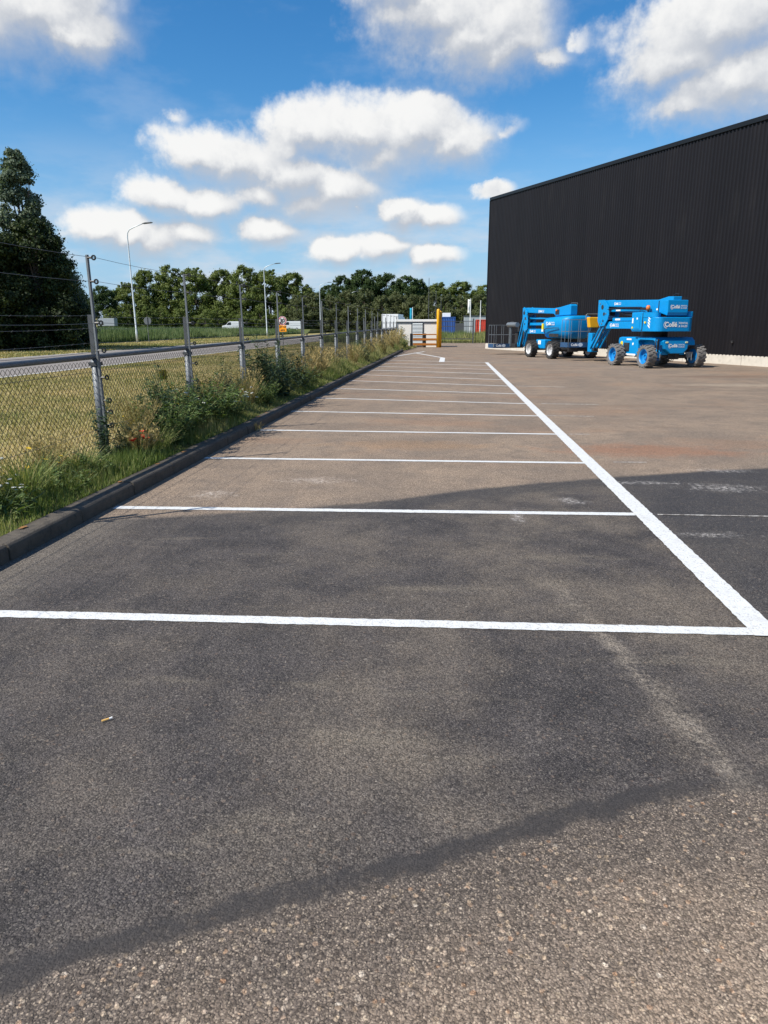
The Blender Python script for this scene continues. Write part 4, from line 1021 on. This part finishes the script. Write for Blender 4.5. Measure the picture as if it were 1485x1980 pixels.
# ------------------------------------------------------------------ trees
def leaf_quads(cent, nrm, size, rg, aspect=1.6):
    n = len(cent); d = nrm + rg.normal(0, .55, (n, 3)); d /= np.linalg.norm(d, axis=1)[:, None]
    t = rg.normal(0, 1, (n, 3)); a = np.cross(d, t); a /= np.linalg.norm(a, axis=1)[:, None]; b = np.cross(d, a)
    s = (size * rg.uniform(.6, 1.35, n))[:, None]
    return np.stack([cent - a * s * aspect / 2, cent + b * s / 2 - a * s * .05, cent + a * s * aspect / 2, cent - b * s / 2 - a * s * .05], 1)
def crown(name, clumps, per, size, mat, seed, bias=.15):
    """clumps: (x, y, z, r) list; leaves scattered on and in each clump"""
    rg = np.random.default_rng(seed); C = []; Nn = []; T = []
    for (x, y, z, r) in clumps:
        n = int(per * (r ** 2)); d = rg.normal(0, 1, (n, 3)); d /= np.linalg.norm(d, axis=1)[:, None]
        rad = r * np.clip(np.abs(rg.normal(.62, .42, n)), .05, 1.9)
        C.append(np.array([x, y, z]) + d * rad[:, None] * [1, 1, .8]); dd = d.copy(); dd[:, 2] += .35; Nn.append(dd)
        base = rg.uniform(-.24, .24); T.append(np.clip(.45 + base + rg.normal(0, .2, n), 0, 1))
    C = np.concatenate(C); Nn = np.concatenate(Nn); T = np.concatenate(T)
    return fast_mesh(name, leaf_quads(C, Nn, size, rg), 4, mat, T)
def make_clumps(H, R, z0, shape, n, rg, rmin=.09, rmax=.23):
    """clump centres filling a crown envelope of radius shape(t)*R at relative height t"""
    out = []
    for _ in range(n):
        t = rg.uniform(0, 1) ** .85; rr = R * shape(t); a = rg.uniform(0, 6.283); q = rr * math.sqrt(rg.uniform(.12, 1))
        r = R * rg.uniform(rmin, rmax) * (.32 + .78 * shape(t)); out.append((q * math.cos(a), q * math.sin(a), z0 + (H - z0) * t - r * .3, r))
    return out
def trunk_mesh(H, r, clumps, rg, z0, nb=9):
    mb = MB(); lean = rg.normal(0, .015 * H, 2)
    path = [(lean[0] * t * t, lean[1] * t * t, H * .86 * t) for t in np.linspace(0, 1, 7)]
    mb.tube(path, [r * 1.25, r, r * .88, r * .72, r * .52, r * .3, r * .1], 9)
    for k in range(nb):
        c = clumps[int(rg.integers(len(clumps)))]; t = rg.uniform(.22, .7); s_ = Vector((lean[0] * t * t, lean[1] * t * t, H * .86 * t)); e = Vector(c[:3])
        mid = s_.lerp(e, .5) + Vector((0, 0, .04 * H)); q = r * (1 - t) * .6
        mb.tube([s_, mid, e], [q, q * .6, q * .2], 6)
    return mb.mesh('trunk')
SH = {'round': lambda t: math.sqrt(max(.02, 1 - (2 * t - .9) ** 2 * .92)), 'cone': lambda t: max(.10, (1 - t) ** .75) * (.55 + .45 * min(1, t * 5)), 'full': lambda t: max(.25, math.sqrt(max(0, 1 - t ** 2.4))), 'poplar': lambda t: max(.05, (1 - t) ** .95 * 1.05 + .06 + .06 * math.sin(9 * t))}
PROTO = {}
def proto(key, H, R, z0, shape, n, per, size, mat, seed, tr=.28):
    rg = np.random.default_rng(seed); cl = make_clumps(H, R, z0, SH[shape], n, rg)
    PROTO[key] = (trunk_mesh(H, tr, cl, rg, z0), crown('crown', cl, per, size, mat, seed + 1), H, R)
    PROTO[key][0].materials.append(MATS['bark'])
def plant_tree(key, x, y, H, R, label, group, rz=None, name='tree'):
    tm, cm, h0, r0 = PROTO[key]; r = empty(name, (x, y, -.05), random.uniform(0, 6.28) if rz is None else rz); r.scale = (R / r0, R / r0, H / h0)
    tag(r, label, 'tree', group); link('trunk', tm, None, r); link('crown', cm, None, r)
    return r
for i in range(3): proto('mid%d' % i, 17, 6.2, 2.2, 'full', 130, 330, .27, 'leaf_mid', 40 + i)
for i in range(2): proto('dark%d' % i, 17, 6.5, 1.8, 'full', 130, 330, .27, 'leaf_dark', 50 + i)
for i in range(2): proto('olive%d' % i, 11, 4.6, .5, 'full', 110, 420, .22, 'leaf_olive', 60 + i, .2)
for i in range(2): proto('small%d' % i, 6, 2.6, 1.1, 'round', 60, 700, .17, 'leaf_mid', 70 + i, .12)

ORD = ['first', 'second', 'third', 'fourth', 'fifth', 'sixth', 'seventh', 'eighth', 'ninth', 'tenth', 'eleventh', 'twelfth', 'thirteenth', 'fourteenth', 'fifteenth', 'sixteenth', 'seventeenth', 'eighteenth', 'nineteenth', 'twentieth']
def at(x, y, Y):
    d = px_dir(x, y); return CAM + d * (Y / d.y)
back = [(150, 560, 205, 30, 'dark0'), (195, 553, 200, 26, 'dark1'), (240, 546, 212, 30, 'mid0'), (280, 524, 214, 34, 'mid1'), (325, 515, 216, 36, 'mid2'), (375, 517, 215, 40, 'mid0'), (428, 523, 216, 36, 'mid1'), (472, 515, 214, 38, 'mid2'),
        (520, 521, 216, 40, 'mid0'), (566, 529, 218, 38, 'mid1'), (600, 565, 230, 26, 'dark0'), (634, 552, 226, 24, 'dark1'), (662, 534, 222, 30, 'dark0'), (700, 522, 222, 36, 'dark1'), (746, 530, 224, 38, 'dark0'), (786, 534, 226, 34, 'dark1'), (812, 541, 228, 22, 'dark0'),
        (850, 546, 232, 30, 'mid0'), (893, 546, 234, 38, 'mid1'), (938, 553, 234, 36, 'mid2')]
for i, (x, yt, Y, hw, key) in enumerate(back):
    p = at(x, yt, Y); tone = 'dark green' if key.startswith('dark') else 'leafy green'
    plant_tree(key, p.x, Y, p.z + .2, hw / F_PX * Y * 1.18, '%s tall tree, %s from the left in the far belt\'s back row' % (tone, ORD[i]), 'back row of the far tree belt')
front = [(575, 572, 200, 24), (604, 566, 202, 24), (640, 572, 204, 24), (672, 562, 206, 26), (705, 560, 206, 26), (738, 572, 204, 24), (768, 566, 206, 26), (800, 570, 206, 24), (832, 566, 206, 24), (862, 570, 206, 26), (895, 572, 206, 24), (925, 570, 206, 24)]
for i, (x, yt, Y, hw) in enumerate(front):
    p = at(x, yt, Y)
    plant_tree('olive%d' % (i % 2), p.x, Y, p.z + .2, hw / F_PX * Y * 1.15, 'grey-olive willow, %s from the left before the far belt' % ORD[i], 'olive willows before the far belt', name='willow_tree')
sm = [(212, 596, 168), (250, 590, 172), (283, 592, 170), (310, 596, 172), (352, 586, 174), (395, 592, 172), (420, 598, 176), (462, 597, 178), (505, 588, 178), (545, 590, 178), (600, 600, 182), (655, 600, 184)]
for i, (x, yt, Y) in enumerate(sm):
    p = at(x, yt, Y + 22)
    plant_tree('small%d' % (i % 2), p.x, Y + 22, p.z + .2, 3.0, 'small bushy tree, %s from the left in the low row under the belt' % ORD[i], 'low row of small trees')
# undergrowth that closes the belt at its foot
rg = np.random.default_rng(3)
cl = [(at(x, 620, 238).x + rg.normal(0, 1), 236 + rg.uniform(-14, 8), rg.uniform(.5, 3.4), rg.uniform(1.8, 2.8)) for x in np.arange(-60, 980, 6)]
o = link('undergrowth', crown('undergrowth', cl, 34, .6, 'leaf_dark', 8), None); tag(o, 'dark undergrowth at the foot of the far tree belt', 'undergrowth', kind='stuff')

# the dark group on the left, beyond the road
def near_tree(name, x, y, H, R, z0, shape, n, per, size, mat, seed, label, tr=.3):
    rg = np.random.default_rng(seed); cl = make_clumps(H, R, z0, SH[shape], n, rg, .08, .22)
    r = empty(name, (x, y, -.05)); tag(r, label, 'tree', 'dark trees beyond the road')
    t = trunk_mesh(H, tr, cl, rg, z0, 16); link('trunk', t, 'bark', r)
    link('crown', crown('crown', cl, per, size, mat, seed + 1), None, r)
near_tree('poplar_tree', -33.6, 54.0, 14.2, 4.0, 1.5, 'poplar', 340, 1300, .125, 'leaf_grey', 101, 'tall grey-green poplar rising above the dark trees at left')
near_tree('alder_tree', -31.3, 51.0, 9.0, 3.2, .3, 'full', 210, 1200, .13, 'leaf_black', 103, 'dark broad tree at the right of the left-hand group')
near_tree('alder_tree', -34.2, 48.5, 9.8, 3.6, .3, 'full', 210, 1000, .13, 'leaf_black', 105, 'dark broad tree before the tall poplar, at the left edge')
near_tree('alder_tree', -35.2, 58.0, 8.0, 3.4, .2, 'full', 130, 700, .16, 'leaf_black', 107, 'low dark tree in the gap behind the left-hand group')
near_tree('alder_tree', -38.9, 50.0, 10.0, 4.2, .5, 'full', 130, 500, .18, 'leaf_black', 109, 'dark tree cut off by the left edge of the photo')

# ------------------------------------------------------------------ reeds, grasses
def blades(n, X, Y, h, w, lean, rg, zbase=0.0, bend=.35):
    """n three-sided blades -> (n,3,3)"""
    a = rg.uniform(0, 6.283, n); dx, dy = np.cos(a), np.sin(a); l = lean * rg.normal(0, 1, n) * h
    b = rg.uniform(0, 6.283, n)
    P0 = np.stack([X - dx * w / 2, Y - dy * w / 2, np.broadcast_to(zbase, n)], 1); P1 = np.stack([X + dx * w / 2, Y + dy * w / 2, np.broadcast_to(zbase, n)], 1)
    P2 = np.stack([X + np.cos(b) * l, Y + np.sin(b) * l, zbase + h], 1)
    return np.stack([P0, P1, P2], 1)
rg = np.random.default_rng(21)
n = 130000; Yb = 42 + 128 * rg.random(n) ** 1.3; Xb = -36.5 - 55 * rg.random(n) ** 1.5 * (Yb / 120 + .3)
hb_ = .85 + .6 * vnoise(Xb, Yb, .13, 1) + .6 * vnoise(Xb, Yb, .6, 2); hb_ *= rg.uniform(.6, 1.1, n) * np.clip((-36 - Xb) / 2.5 + .35, .3, 1)
t = np.clip(.35 + .5 * (vnoise(Xb, Yb, .1, 4) - .5) + rg.normal(0, .18, n) + .25 * (rg.random(n) < .12), 0, 1)
o = link('reed_bed', fast_mesh('reed_bed', blades(n, Xb, Yb, hb_, .05 + .0009 * Yb, .16, rg), 3, 'reed', t), None); tag(o, 'tall green reeds and weeds between road verge and far trees', 'reeds', kind='stuff')
# far rough grass behind the gate
n = 42000; Yb = 74.5 + 42 * rg.random(n) ** 1.6; Xb = rg.uniform(-15, 12, n)
hb_ = (.35 + .9 * vnoise(Xb, Yb, .35, 6) ** 1.3) * rg.uniform(.6, 1.2, n)
t = np.clip(vnoise(Xb, Yb, .22, 7) * .9 + rg.normal(0, .2, n) - .05, 0, 1)
o = link('rough_grass', fast_mesh('rough_grass', blades(n, Xb, Yb, hb_, .07, .2, rg), 3, 'blade_green', t), None); tag(o, 'rough tall grass beyond the gate', 'grass', kind='stuff')
# mown field
def field(n, ys, xs, h0, h1, w, seed, dry):
    rg = np.random.default_rng(seed); Y_ = ys[0] + (ys[1] - ys[0]) * rg.random(n) ** 1.5; X_ = rg.uniform(xs[0], xs[1], n)
    pn = vnoise(X_, Y_ * 1.0, .33, 12) * .6 + vnoise(X_, Y_, 1.4, 13) * .4
    h = rg.uniform(h0, h1, n) * (1.25 - .5 * pn); ww = w * (1 + Y_ / 18)
    t = np.clip(dry + .22 * np.clip((X_ + 11) / 4, 0, 1) * np.clip((17 - Y_) / 6, 0, 1) + (pn - .5) * 1.25 + rg.normal(0, .2, n), 0, 1)
    return blades(n, X_, Y_, h, ww, .45, rg, -.02), t
va, ta = field(230000, (1.0, 60), (-16.35, -5.9), .03, .085, .012, 31, .58)
vb_, tb = field(60000, (60, 160), (-16.35, -7), .04, .09, .03, 32, .5)
vc, tc = field(50000, (36, 130), (-36.3, -25.7), .05, .14, .03, 33, .5)
o = link('field_grass', fast_mesh('field_grass', np.concatenate([va, vb_, vc]), 3, 'blade_field', np.concatenate([ta, tb, tc])), None); tag(o, 'short dry mown grass of the field and road verges', 'grass', kind='stuff')
# verge growth at the fence foot
rg = np.random.default_rng(41)
n = 120000; Yv = 3.5 + 54 * rg.random(n) ** 1.6; Xv = np.clip(-5.38 + rg.normal(0, .27, n), -6.25, -4.95) + np.where(Yv > 48, (Yv - 48) * .07 * rg.random(n), 0)
zb = np.interp(Xv, xs, zs) - .02; zb = np.where(Yv > 48, .02, zb)
pn = vnoise(Xv * 2, Yv, .8, 15); hv = (.06 + .33 * pn ** 1.4) * rg.uniform(.4, 1.6, n) * np.clip(.40 + (-4.95 - Xv) * 1.6, .3, 1.3) * np.where(Yv > 17, 1.45, np.where(Yv < 9, .72, 1.0))
dry = np.clip((Yv - 15) / 14, 0, 1) * .35 + .2
t = np.clip(dry + .24 + .08 * (Yv < 9) + (vnoise(Xv, Yv, .9, 16) - .5) * .9 + rg.normal(0, .2, n) + .35 * (rg.random(n) < .10), 0, 1)
o = link('verge_grass', fast_mesh('verge_grass', blades(n, Xv, Yv, hv, .008 + .0007 * Yv, .38, rg, zb), 3, 'blade_green', t), None); tag(o, 'long green and yellowing grass along the kerb under the fence', 'grass', kind='stuff')

# ------------------------------------------------------------------ weeds that can be told apart
def leaf_on(rg, base, d, L, w):
    d = d / np.linalg.norm(d); s = np.cross(d, [0, 0, 1.0]); s = s / (np.linalg.norm(s) + 1e-6); s = s * math.cos(rg.uniform(-.6, .6)) + np.array([0, 0, 1]) * math.sin(rg.uniform(-.6, .6))
    return [base, base + d * L * .45 + s * w / 2, base + d * L, base + d * L * .45 - s * w / 2]
def herb(seed, H, spread, stems, leaves, L, w, mat, flower=None, nf=0, fr=.03, droop=.1, name='weed'):
    """stems from one foot with leaves along them; flower: (material, kind)"""
    rg = np.random.default_rng(seed); sm_ = MB(); LV = []; T = []; tips = []
    for k in range(stems):
        a = rg.uniform(0, 6.283); q = spread * math.sqrt(rg.uniform(.02, 1)); h = H * rg.uniform(.55, 1.0) * (1 - .35 * (q / spread) ** 2)
        r0 = q * rg.uniform(.2, .5); pts = [np.array([math.cos(a) * (r0 + (q - r0) * t ** 1.3), math.sin(a) * (r0 + (q - r0) * t ** 1.3), h * t]) + np.array([*rg.normal(0, .01, 2), 0]) for t in np.linspace(0, 1, 5)]
        sm_.tube([tuple(p) for p in pts], [.006, .005, .004, .003, .002], 4, cap=False); tips.append(pts[-1])
        for j in range(leaves):
            t = rg.uniform(.08, 1.0); f = t * 4; i = min(3, int(f)); p = pts[i] + (pts[i + 1] - pts[i]) * (f - i)
            aa = rg.uniform(0, 6.283); d = np.array([math.cos(aa), math.sin(aa), rg.uniform(-.3, .8) - droop]); s_ = (1.15 - .55 * t) * rg.uniform(.6, 1.25)
            LV.append(leaf_on(rg, p, d, L * s_, w * s_)); T.append(np.clip(rg.normal(.48, .24), 0, 1))
    LM = fast_mesh('leaves', np.array(LV), 4, mat, np.array(T)); SM = sm_.mesh('stem')
    FM = None
    if flower:
        rg.shuffle(tips); fb_ = MB(); p = np.zeros(3)
        if flower[1] == 'umbel':
            R_ = [(fr * (1 if j % 2 else .72) * math.cos(j * .3927), fr * (1 if j % 2 else .72) * math.sin(j * .3927), .004 * (j % 3)) for j in range(16)]
            fb_.v += [(0, 0, .014), *R_]; fb_.f += [(0, 1 + j, 1 + (j + 1) % 16) for j in range(16)]
        elif flower[1] == 'poppy':
            for j in range(5):
                a = j * 1.257; o1 = np.array([math.cos(a), math.sin(a), .55]); o2 = np.array([math.cos(a + .62), math.sin(a + .62), .75]); o3 = np.array([math.cos(a - .62), math.sin(a - .62), .75])
                i = len(fb_.v); 
                if j == 0: fb_.v.append((0, 0, 0))
                i = len(fb_.v); fb_.v += [tuple(o3 * fr), tuple(o1 * fr * 1.15), tuple(o2 * fr)]; fb_.f.append((0, i, i + 1, i + 2))
        else:
            fb_.v.append((0, 0, 0))
            for j in range(7):
                a = j * .9; i = len(fb_.v); fb_.v += [tuple(fr * np.array([math.cos(a - .35), math.sin(a - .35), .3])), tuple(fr * 1.1 * np.array([math.cos(a), math.sin(a), .25])), tuple(fr * np.array([math.cos(a + .35), math.sin(a + .35), .3]))]; fb_.f.append((0, i, i + 1, i + 2))
        me = fb_.mesh('flower_head'); me.materials.append(MATS[flower[0]])
        FM = (me, [tuple(q + np.array([0, 0, .005])) for q in tips[:nf]])
    SM.materials.append(MATS['straw_stem' if mat == 'blade_dry' else 'plant_stem'])
    return SM, LM, FM
def tuft(seed, H, spread, nb, mat, seeds=True):
    rg = np.random.default_rng(seed); sm_ = MB(); V = []; T = []
    for k in range(nb):
        a = rg.uniform(0, 6.283); q = spread * .35 * math.sqrt(rg.random()); b = a + rg.normal(0, .7); h = H * rg.uniform(.5, 1); l = spread * rg.uniform(.1, 1)
        p0 = np.array([q * math.cos(a), q * math.sin(a), 0]); p1 = p0 + [.3 * l * math.cos(b), .3 * l * math.sin(b), h * .62]; p2 = p0 + [l * math.cos(b), l * math.sin(b), h]
        s = np.array([-math.sin(b + 1), math.cos(b + 1), 0]) * .0035
        V.append([p0 - s, p0 + s, p1 + s * .8, p1 - s * .8]); V.append([p1 - s * .8, p1 + s * .8, p2 + s * .3, p2 - s * .3]); tt = np.clip(rg.normal(.5, .25), 0, 1); T += [tt, tt]
        if seeds and rg.random() < .5:
            for j in range(5):
                c = p2 - (p2 - p1) * .06 * j; d = rg.normal(0, 1, 3) * .012; V.append([c, c + d + [0, 0, .012], c + [0, 0, .026], c - d + [0, 0, .012]]); T.append(np.clip(tt + .2, 0, 1))
    return None, fast_mesh('blades', np.array(V), 4, mat, np.array(T)), None
HERB = {
 'bush': herb(1, .72, .46, 60, 42, .075, .03, 'leaf_herb'),
 'bush2': herb(2, .68, .44, 56, 42, .085, .026, 'leaf_herb'),
 'thistle': herb(3, 1.25, .38, 30, 60, .13, .036, 'leaf_thistle'),
 'thistle2': herb(4, .9, .44, 34, 50, .12, .038, 'leaf_thistle'),
 'vine': herb(5, .9, .12, 7, 55, .085, .034, 'leaf_thistle'),
 'yarrow': herb(6, .62, .30, 14, 16, .07, .014, 'leaf_herb', ('petal_white', 'umbel'), 11, .036),
 'ragwort': herb(7, .68, .28, 12, 18, .07, .018, 'leaf_herb', ('petal_yellow', 'daisy'), 12, .026),
 'poppy': herb(18, .48, .10, 3, 12, .06, .014, 'leaf_herb', ('petal_red', 'poppy'), 3, .042),
 'low': herb(9, .26, .34, 34, 18, .07, .034, 'leaf_herb'),
 'lowy': herb(10, .42, .34, 18, 14, .06, .02, 'leaf_herb', ('petal_yellow', 'daisy'), 8, .022),
 'straw': tuft(11, .42, .22, 150, 'blade_dry'),
 'tall_straw': tuft(12, .82, .34, 240, 'blade_dry'),
 'green_tuft': tuft(13, .46, .34, 220, 'blade_green', False)}
def weed(key, x, y, s, label, cat='weed', sz=None, name=None):
    z = float(np.interp(x, xs, zs)) - .02 if y < 48 else .0
    r = empty(name or 'weed', (x, y, z), random.uniform(0, 6.28)); k_ = 1.28 if key in ('bush', 'bush2', 'thistle', 'thistle2', 'low', 'green_tuft') else 1.08
    r.scale = (s * k_, s * k_, (sz or s) * k_); tag(r, label, cat, 'wild plants along the fence')
    a, b, c = HERB[key]
    if a: link('stem', a, None, r)
    link('leaves' if a else 'blades', b, None, r)
    if c:
        for q in c[1]:
            f = link('flower_head', c[0], None, r, loc=q, rot=(random.uniform(-.35, .35), random.uniform(-.35, .35), random.uniform(0, 6))); k_ = random.uniform(.75, 1.25); f.scale = (k_, k_, k_)
WEEDS = [
 ('vine', -5.58, 7.72, 1.0, 'dark leafy vine climbing the nearest fence post', 'vine', 1.0, 'climbing_vine'),
 ('thistle2', -5.44, 7.98, .42, 'small grey-green thistle at the foot of the nearest post', 'thistle', None, 'thistle'),
 ('poppy', -5.24, 7.8, 1.0, 'three red poppies just right of the nearest post', 'poppy', None, 'poppy_plant'),
 ('straw', -5.27, 7.92, 1.0, 'straw-coloured grass tuft below the red poppies', 'grass tuft', None, 'grass_tuft'),
 ('straw', -5.30, 8.16, .85, 'pale straw tuft right behind the poppies', 'grass tuft', None, 'grass_tuft'),
 ('bush', -5.42, 9.0, 1.0, 'bushy green weed at the front of the big clump, right of poppies', 'weed', .9, 'bushy_weed'),
 ('bush2', -5.55, 9.8, 1.15, 'bushy green weed left of the second visible post', 'weed', None, 'bushy_weed'),
 ('bush', -5.40, 10.5, 1.1, 'bushy green weed at the foot of the second visible post', 'weed', None, 'bushy_weed'),
 ('bush2', -5.36, 11.5, .85, 'bushy green weed just beyond the second visible post', 'weed', None, 'bushy_weed'),
 ('yarrow', -5.60, 10.2, 1.15, 'white flat-topped flowers left of the second visible post', 'wildflower', None, 'flowering_weed'),
 ('yarrow', -5.32, 11.3, .95, 'white flat-topped flowers right of the second visible post', 'wildflower', None, 'flowering_weed'),
 ('yarrow', -5.30, 12.6, .85, 'white flat-topped flowers before the third visible post', 'wildflower', None, 'flowering_weed'),
 ('ragwort', -5.75, 10.0, 1.15, 'yellow-flowered weed behind the bushy clump by the second post', 'wildflower', None, 'flowering_weed'),
 ('ragwort', -6.0, 9.2, .8, 'yellow-flowered weed behind the mesh above the poppies', 'wildflower', None, 'flowering_weed'),
 ('vine', -5.58, 10.72, 1.1, 'dark leafy vine climbing the second visible fence post', 'vine', None, 'climbing_vine'),
 ('thistle', -5.55, 14.5, 1.0, 'tall dark thistle just right of the third visible post', 'thistle', None, 'thistle'),
 ('thistle2', -5.40, 15.2, 1.0, 'broad dark thistle low beside the tallest thistle', 'thistle', None, 'thistle'),
 ('thistle', -5.50, 16.1, .85, 'dark thistle left of the fourth visible post', 'thistle', None, 'thistle'),
 ('thistle2', -5.38, 17.0, .95, 'dark thistle at the foot of the fourth visible post', 'thistle', None, 'thistle'),
 ('bush', -5.35, 13.6, .8, 'bushy weed at the foot of the third visible post', 'weed', None, 'bushy_weed'),
 ('bush2', -5.30, 18.0, .8, 'bushy weed between fourth and fifth visible posts', 'weed', None, 'bushy_weed'),
 ('tall_straw', -5.45, 18.6, 1.0, 'tall straw grass left of the fifth visible post', 'grass tuft', None, 'grass_tuft'),
 ('tall_straw', -5.40, 20.0, 1.1, 'tall straw grass just beyond the fifth visible post', 'grass tuft', None, 'grass_tuft'),
 ('tall_straw', -5.50, 21.3, 1.1, 'tall straw grass before the sixth visible post', 'grass tuft', None, 'grass_tuft'),
 ('tall_straw', -5.45, 23.2, 1.0, 'tall straw grass beyond the sixth visible post', 'grass tuft', None, 'grass_tuft'),
 ('tall_straw', -5.35, 27.5, 1.0, 'tall straw grass around the eighth visible post', 'grass tuft', None, 'grass_tuft'),
 ('thistle2', -5.4, 30.5, 1.0, 'dark weed among straw grass, midway along the far fence', 'weed', None, 'bushy_weed'),
 ('tall_straw', -5.35, 33.5, 1.2, 'tall straw grass far along the fence', 'grass tuft', None, 'grass_tuft'),
 ('tall_straw', -5.30, 39.0, 1.3, 'tall straw grass near the far end of the kerb', 'grass tuft', None, 'grass_tuft'),
 ('tall_straw', -5.35, 45.0, 1.5, 'tall straw grass where the kerb ends', 'grass tuft', None, 'grass_tuft'),
 ('tall_straw', -5.5, 51.0, 1.7, 'tall straw grass in the corner before the kiosk', 'grass tuft', None, 'grass_tuft'),
 ('bush', -5.25, 53.0, 1.1, 'green weed in the corner before the kiosk', 'weed', None, 'bushy_weed'),
 ('bush2', -5.3, 56.5, 1.2, 'green weed against the left wall of the kiosk', 'weed', None, 'bushy_weed'),
 ('thistle2', -5.7, 57.5, 1.6, 'dark weed at the left corner of the kiosk', 'weed', None, 'bushy_weed'),
 ('low', -5.35, 5.3, 1.0, 'low leafy weed at the left edge near the kerb', 'weed', None, 'leafy_weed'),
 ('low', -5.30, 6.2, .9, 'low leafy weed midway between left edge and nearest post', 'weed', None, 'leafy_weed'),
 ('low', -5.42, 6.9, 1.0, 'low leafy weed just left of the nearest post', 'weed', None, 'leafy_weed'),
 ('lowy', -5.62, 6.3, 1.0, 'yellow-flowered weed left of the nearest post, behind the mesh', 'wildflower', None, 'flowering_weed'),
 ('lowy', -5.55, 5.2, .8, 'small yellow-flowered weed at the left edge', 'wildflower', None, 'flowering_weed'),
 ('yarrow', -5.75, 5.9, .75, 'white-flowered weed left of the nearest post, behind the mesh', 'wildflower', None, 'flowering_weed'),
 ('yarrow', -5.45, 5.6, .55, 'small white-flowered weed near the left edge', 'wildflower', None, 'flowering_weed'),
 ('green_tuft', -5.45, 6.9, .7, 'long green grass tuft leaning over the kerb, left of nearest post', 'grass tuft', None, 'grass_tuft'),
 ('green_tuft', -5.38, 5.8, .9, 'long green grass tuft near the left edge', 'grass tuft', None, 'grass_tuft'),
 ('tall_straw', -5.62, 5.5, .55, 'thin straw stalks in the mesh at the left edge', 'grass tuft', None, 'grass_tuft'),
 ('tall_straw', -5.60, 6.6, .6, 'thin straw stalks in the mesh left of the nearest post', 'grass tuft', None, 'grass_tuft'),
 ('tall_straw', -5.55, 8.6, .8, 'thin straw stalks rising behind the poppies', 'grass tuft', None, 'grass_tuft'),
 ('thistle', -5.62, 9.3, .62, 'straggly thistle rising above the bushy clump, left of second post', 'thistle', .72, 'thistle'),
 ('tall_straw', -5.50, 11.2, .95, 'thin straw stalks just beyond the second visible post', 'grass tuft', None, 'grass_tuft'),
 ('thistle', -5.52, 12.3, .6, 'straggly thistle between second and third visible posts', 'thistle', .7, 'thistle'),
 ('tall_straw', -5.45, 13.1, .9, 'thin straw stalks just before the third visible post', 'grass tuft', None, 'grass_tuft'),
 ('green_tuft', -5.26, 8.5, .7, 'green grass tuft between poppies and bushy clump', 'grass tuft', None, 'grass_tuft')]
for a in WEEDS: weed(*a)
HERB['sprig'] = tuft(14, .16, .12, 26, 'blade_dry', False)
r = empty('grass_tuft', (-4.72, 11.15, 0)); tag(r, 'tiny dry tuft growing in the kerb gap on the asphalt side', 'grass tuft', 'wild plants along the fence'); link('blades', HERB['sprig'][1], None, r)

# ------------------------------------------------------------------ small litter on the asphalt
cg = empty('cigarette_butt', (-3.09, 2.57, .008), math.radians(40)); tag(cg, 'crushed cigarette butt lying on the dark asphalt', 'cigarette butt')
MB().tube([(-.022, 0, 0), (.008, 0, .001)], .0042, 8).build('filter', 'cig_filter', cg, smooth=False)
MB().tube([(.008, 0, .001), (.014, .0003, .001), (.022, .001, .0025)], [.0044, .0042, .0036], 8).build('paper', 'cig_paper', cg)

# ------------------------------------------------------------------ render settings
S.render.engine = 'CYCLES'
S.cycles.max_bounces = 4; S.cycles.diffuse_bounces = 2; S.cycles.glossy_bounces = 2; S.cycles.transmission_bounces = 2; S.cycles.transparent_max_bounces = 4
